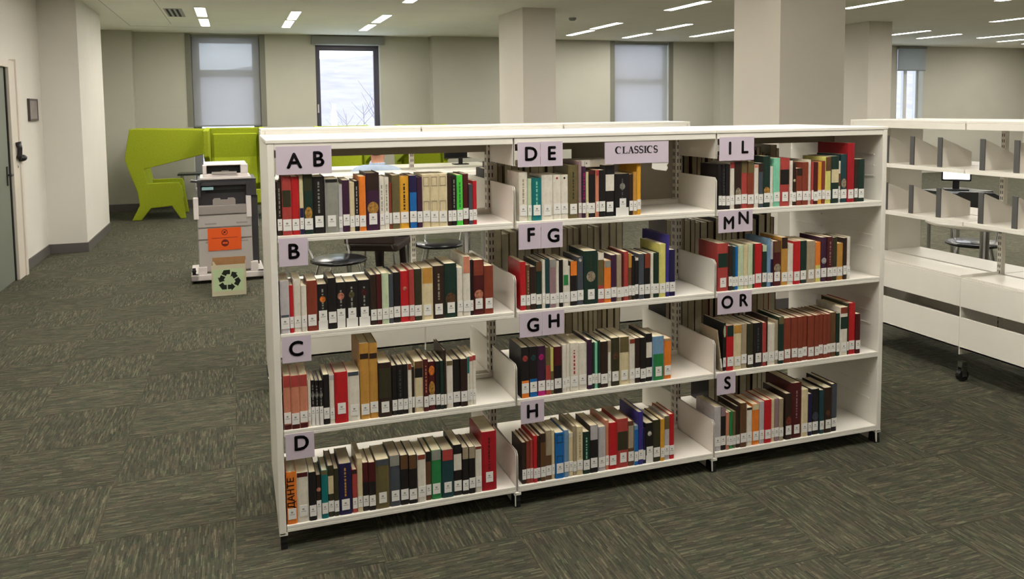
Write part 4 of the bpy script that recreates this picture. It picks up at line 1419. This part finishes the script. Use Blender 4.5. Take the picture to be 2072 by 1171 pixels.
# ------------------------------------------------------------------ seated reader behind the shelving
SKIN = mat('skin', (206, 150, 122), rough=.6)
SHIRT = mat('pale_blue_shirt', (176, 192, 214), rough=.85, noise=.06, nscale=18)
TROUS = mat('dark_trousers', (48, 40, 38), rough=.9)
HAIR = mat('brown_hair', (74, 48, 32), rough=.7)
SHOE = mat('black_shoe', (24, 22, 22), rough=.5)
def seated_person(loc, rotz):
    P = thing('person', 'person in a pale blue shirt seated behind the shelving, head hidden by it', 'person', loc, rotz)
    J = {}; E = []; V = []; Rr = []
    def jn(n, p, r):
        J[n] = len(V); V.append(p); Rr.append(r)
    jn('pelvis', (0, 0, .54), (.165, .13)); jn('waist', (0, .03, .72), (.145, .11)); jn('chest', (0, .05, .90), (.17, .125)); jn('sh', (0, .04, 1.045), (.12, .09))
    jn('neck', (0, .06, 1.10), (.052, .052)); jn('jaw', (0, .085, 1.17), (.062, .072)); jn('head', (0, .08, 1.25), (.076, .094)); jn('crown', (0, .07, 1.32), (.055, .068))
    E += [('pelvis', 'waist'), ('waist', 'chest'), ('chest', 'sh'), ('sh', 'neck'), ('neck', 'jaw'), ('jaw', 'head'), ('head', 'crown')]
    for s, k in ((-1, 'l'), (1, 'r')):
        jn('a' + k, (s * .195, .03, 1.035), (.075, .072)); jn('e' + k, (s * .25, .10, .78), (.046, .046)); jn('w' + k, (s * .16, .36, .79), (.030, .026)); jn('p' + k, (s * .145, .43, .785), (.038, .018))
        E += [('sh', 'a' + k), ('a' + k, 'e' + k), ('e' + k, 'w' + k), ('w' + k, 'p' + k)]
        for q in range(4):
            fx = s * (.145 + (q - 1.5) * .019); l = (.068, .078, .074, .058)[q if s > 0 else q]
            jn('f%d%s' % (q, k), (fx, .465, .785), (.0095, .009)); jn('g%d%s' % (q, k), (fx, .465 + l * .55, .782), (.0085, .008)); jn('h%d%s' % (q, k), (fx, .465 + l, .772), (.007, .007))
            E += [('p' + k, 'f%d%s' % (q, k)), ('f%d%s' % (q, k), 'g%d%s' % (q, k)), ('g%d%s' % (q, k), 'h%d%s' % (q, k))]
        jn('t0' + k, (s * .105, .41, .785), (.011, .010)); jn('t1' + k, (s * .085, .455, .782), (.009, .009))
        E += [('w' + k, 't0' + k), ('t0' + k, 't1' + k)]
        jn('hip' + k, (s * .095, .05, .53), (.092, .088)); jn('kn' + k, (s * .12, .46, .54), (.062, .062)); jn('an' + k, (s * .12, .48, .11), (.042, .045)); jn('to' + k, (s * .13, .64, .045), (.042, .032))
        E += [('pelvis', 'hip' + k), ('hip' + k, 'kn' + k), ('kn' + k, 'an' + k), ('an' + k, 'to' + k)]
    me = bpy.data.meshes.new('body')
    me.from_pydata(V, [(J[a], J[b_]) for a, b_ in E], [])
    tmp = bpy.data.objects.new('body', me); COL.objects.link(tmp)
    sk = tmp.modifiers.new('skin', 'SKIN'); sk.use_smooth_shade = True
    lay = me.skin_vertices[0].data
    for i, r in enumerate(Rr):
        lay[i].radius = r; lay[i].use_root = (i == 0)
    sb = tmp.modifiers.new('sub', 'SUBSURF'); sb.levels = 2; sb.render_levels = 2
    dg = bpy.context.evaluated_depsgraph_get()
    bm_ = bpy.data.meshes.new_from_object(tmp.evaluated_get(dg))
    bpy.data.objects.remove(tmp)
    bm_.materials.clear()
    for m in (SKIN, SHIRT, TROUS, SHOE):
        bm_.materials.append(m)
    for f in bm_.polygons:
        c = f.center; f.use_smooth = True
        f.material_index = 1
        if c.z > 1.125 or (c.y > .35 and c.z > .74 and abs(c.x) < .26):
            f.material_index = 0
        elif c.z < .61 and not (c.y < -.02 and c.z > .58):
            f.material_index = 3 if c.z < .085 else 2
    put('body', bm_, P)
    hm = MB().ball((0, .062, 1.272), (.088, .108, .090), 16, 10)
    hm.v = [(x, y if y < .13 else .13 + (y - .13) * .2, z if y < .10 else max(z, 1.285)) for x, y, z in hm.v]
    build('hair', hm, HAIR, P, smooth=True)
    build('nose', MB().prism([(.165, 1.225), (.192, 1.220), (.168, 1.262)], -.011, .011, 'x'), SKIN, P, bevel=.004)
    for s in (-1, 1):
        build('ear', MB().ball((s * .080, .075, 1.235), (.010, .018, .028)), SKIN, P, smooth=True)
        build('eye', MB().ball((s * .030, .163, 1.255), (.011, .008, .008)), PAPERW, P, smooth=True)
        build('brow', MB().box(s * .030 - .016, s * .030 + .016, .160, .174, 1.270, 1.276), HAIR, P)
    build('mouth', MB().box(-.022, .022, .148, .163, 1.188, 1.196), mat('lips', (168, 92, 84), rough=.5), P, bevel=.003)
    build('collar', MB().tube([(.06 * math.cos(a), .058 + .062 * math.sin(a), 1.12) for a in [2 * math.pi * k / 16 for k in range(17)]], .012, 6), SHIRT, P)
    return P
seated_person((1.05, 4.12, 0), -.45)
ch = thing('chair', 'dark upholstered chair under the person in the blue shirt', 'chair', (1.05, 4.12, 0), -.45, 'black chairs at the round tables')
DKB = mat('dark_brown_upholstery', (52, 40, 34), rough=.8)
build('seat', MB().box(-.23, .23, -.17, .30, .375, .435), DKB, ch, bevel=.015)
build('backrest', MB().box(-.22, .22, -.25, -.20, .45, .80), DKB, ch, bevel=.015)
for s in (-1, 1):
    build('back_rod', MB().tube([(s * .19, -.16, .40), (s * .19, -.225, .46)], .010, 8), CHROME, ch)
    for y in (-.15, .27):
        build('leg', MB().tube([(s * .19, y, .38), (s * .21, y, .008)], .010, 8), CHROME, ch)
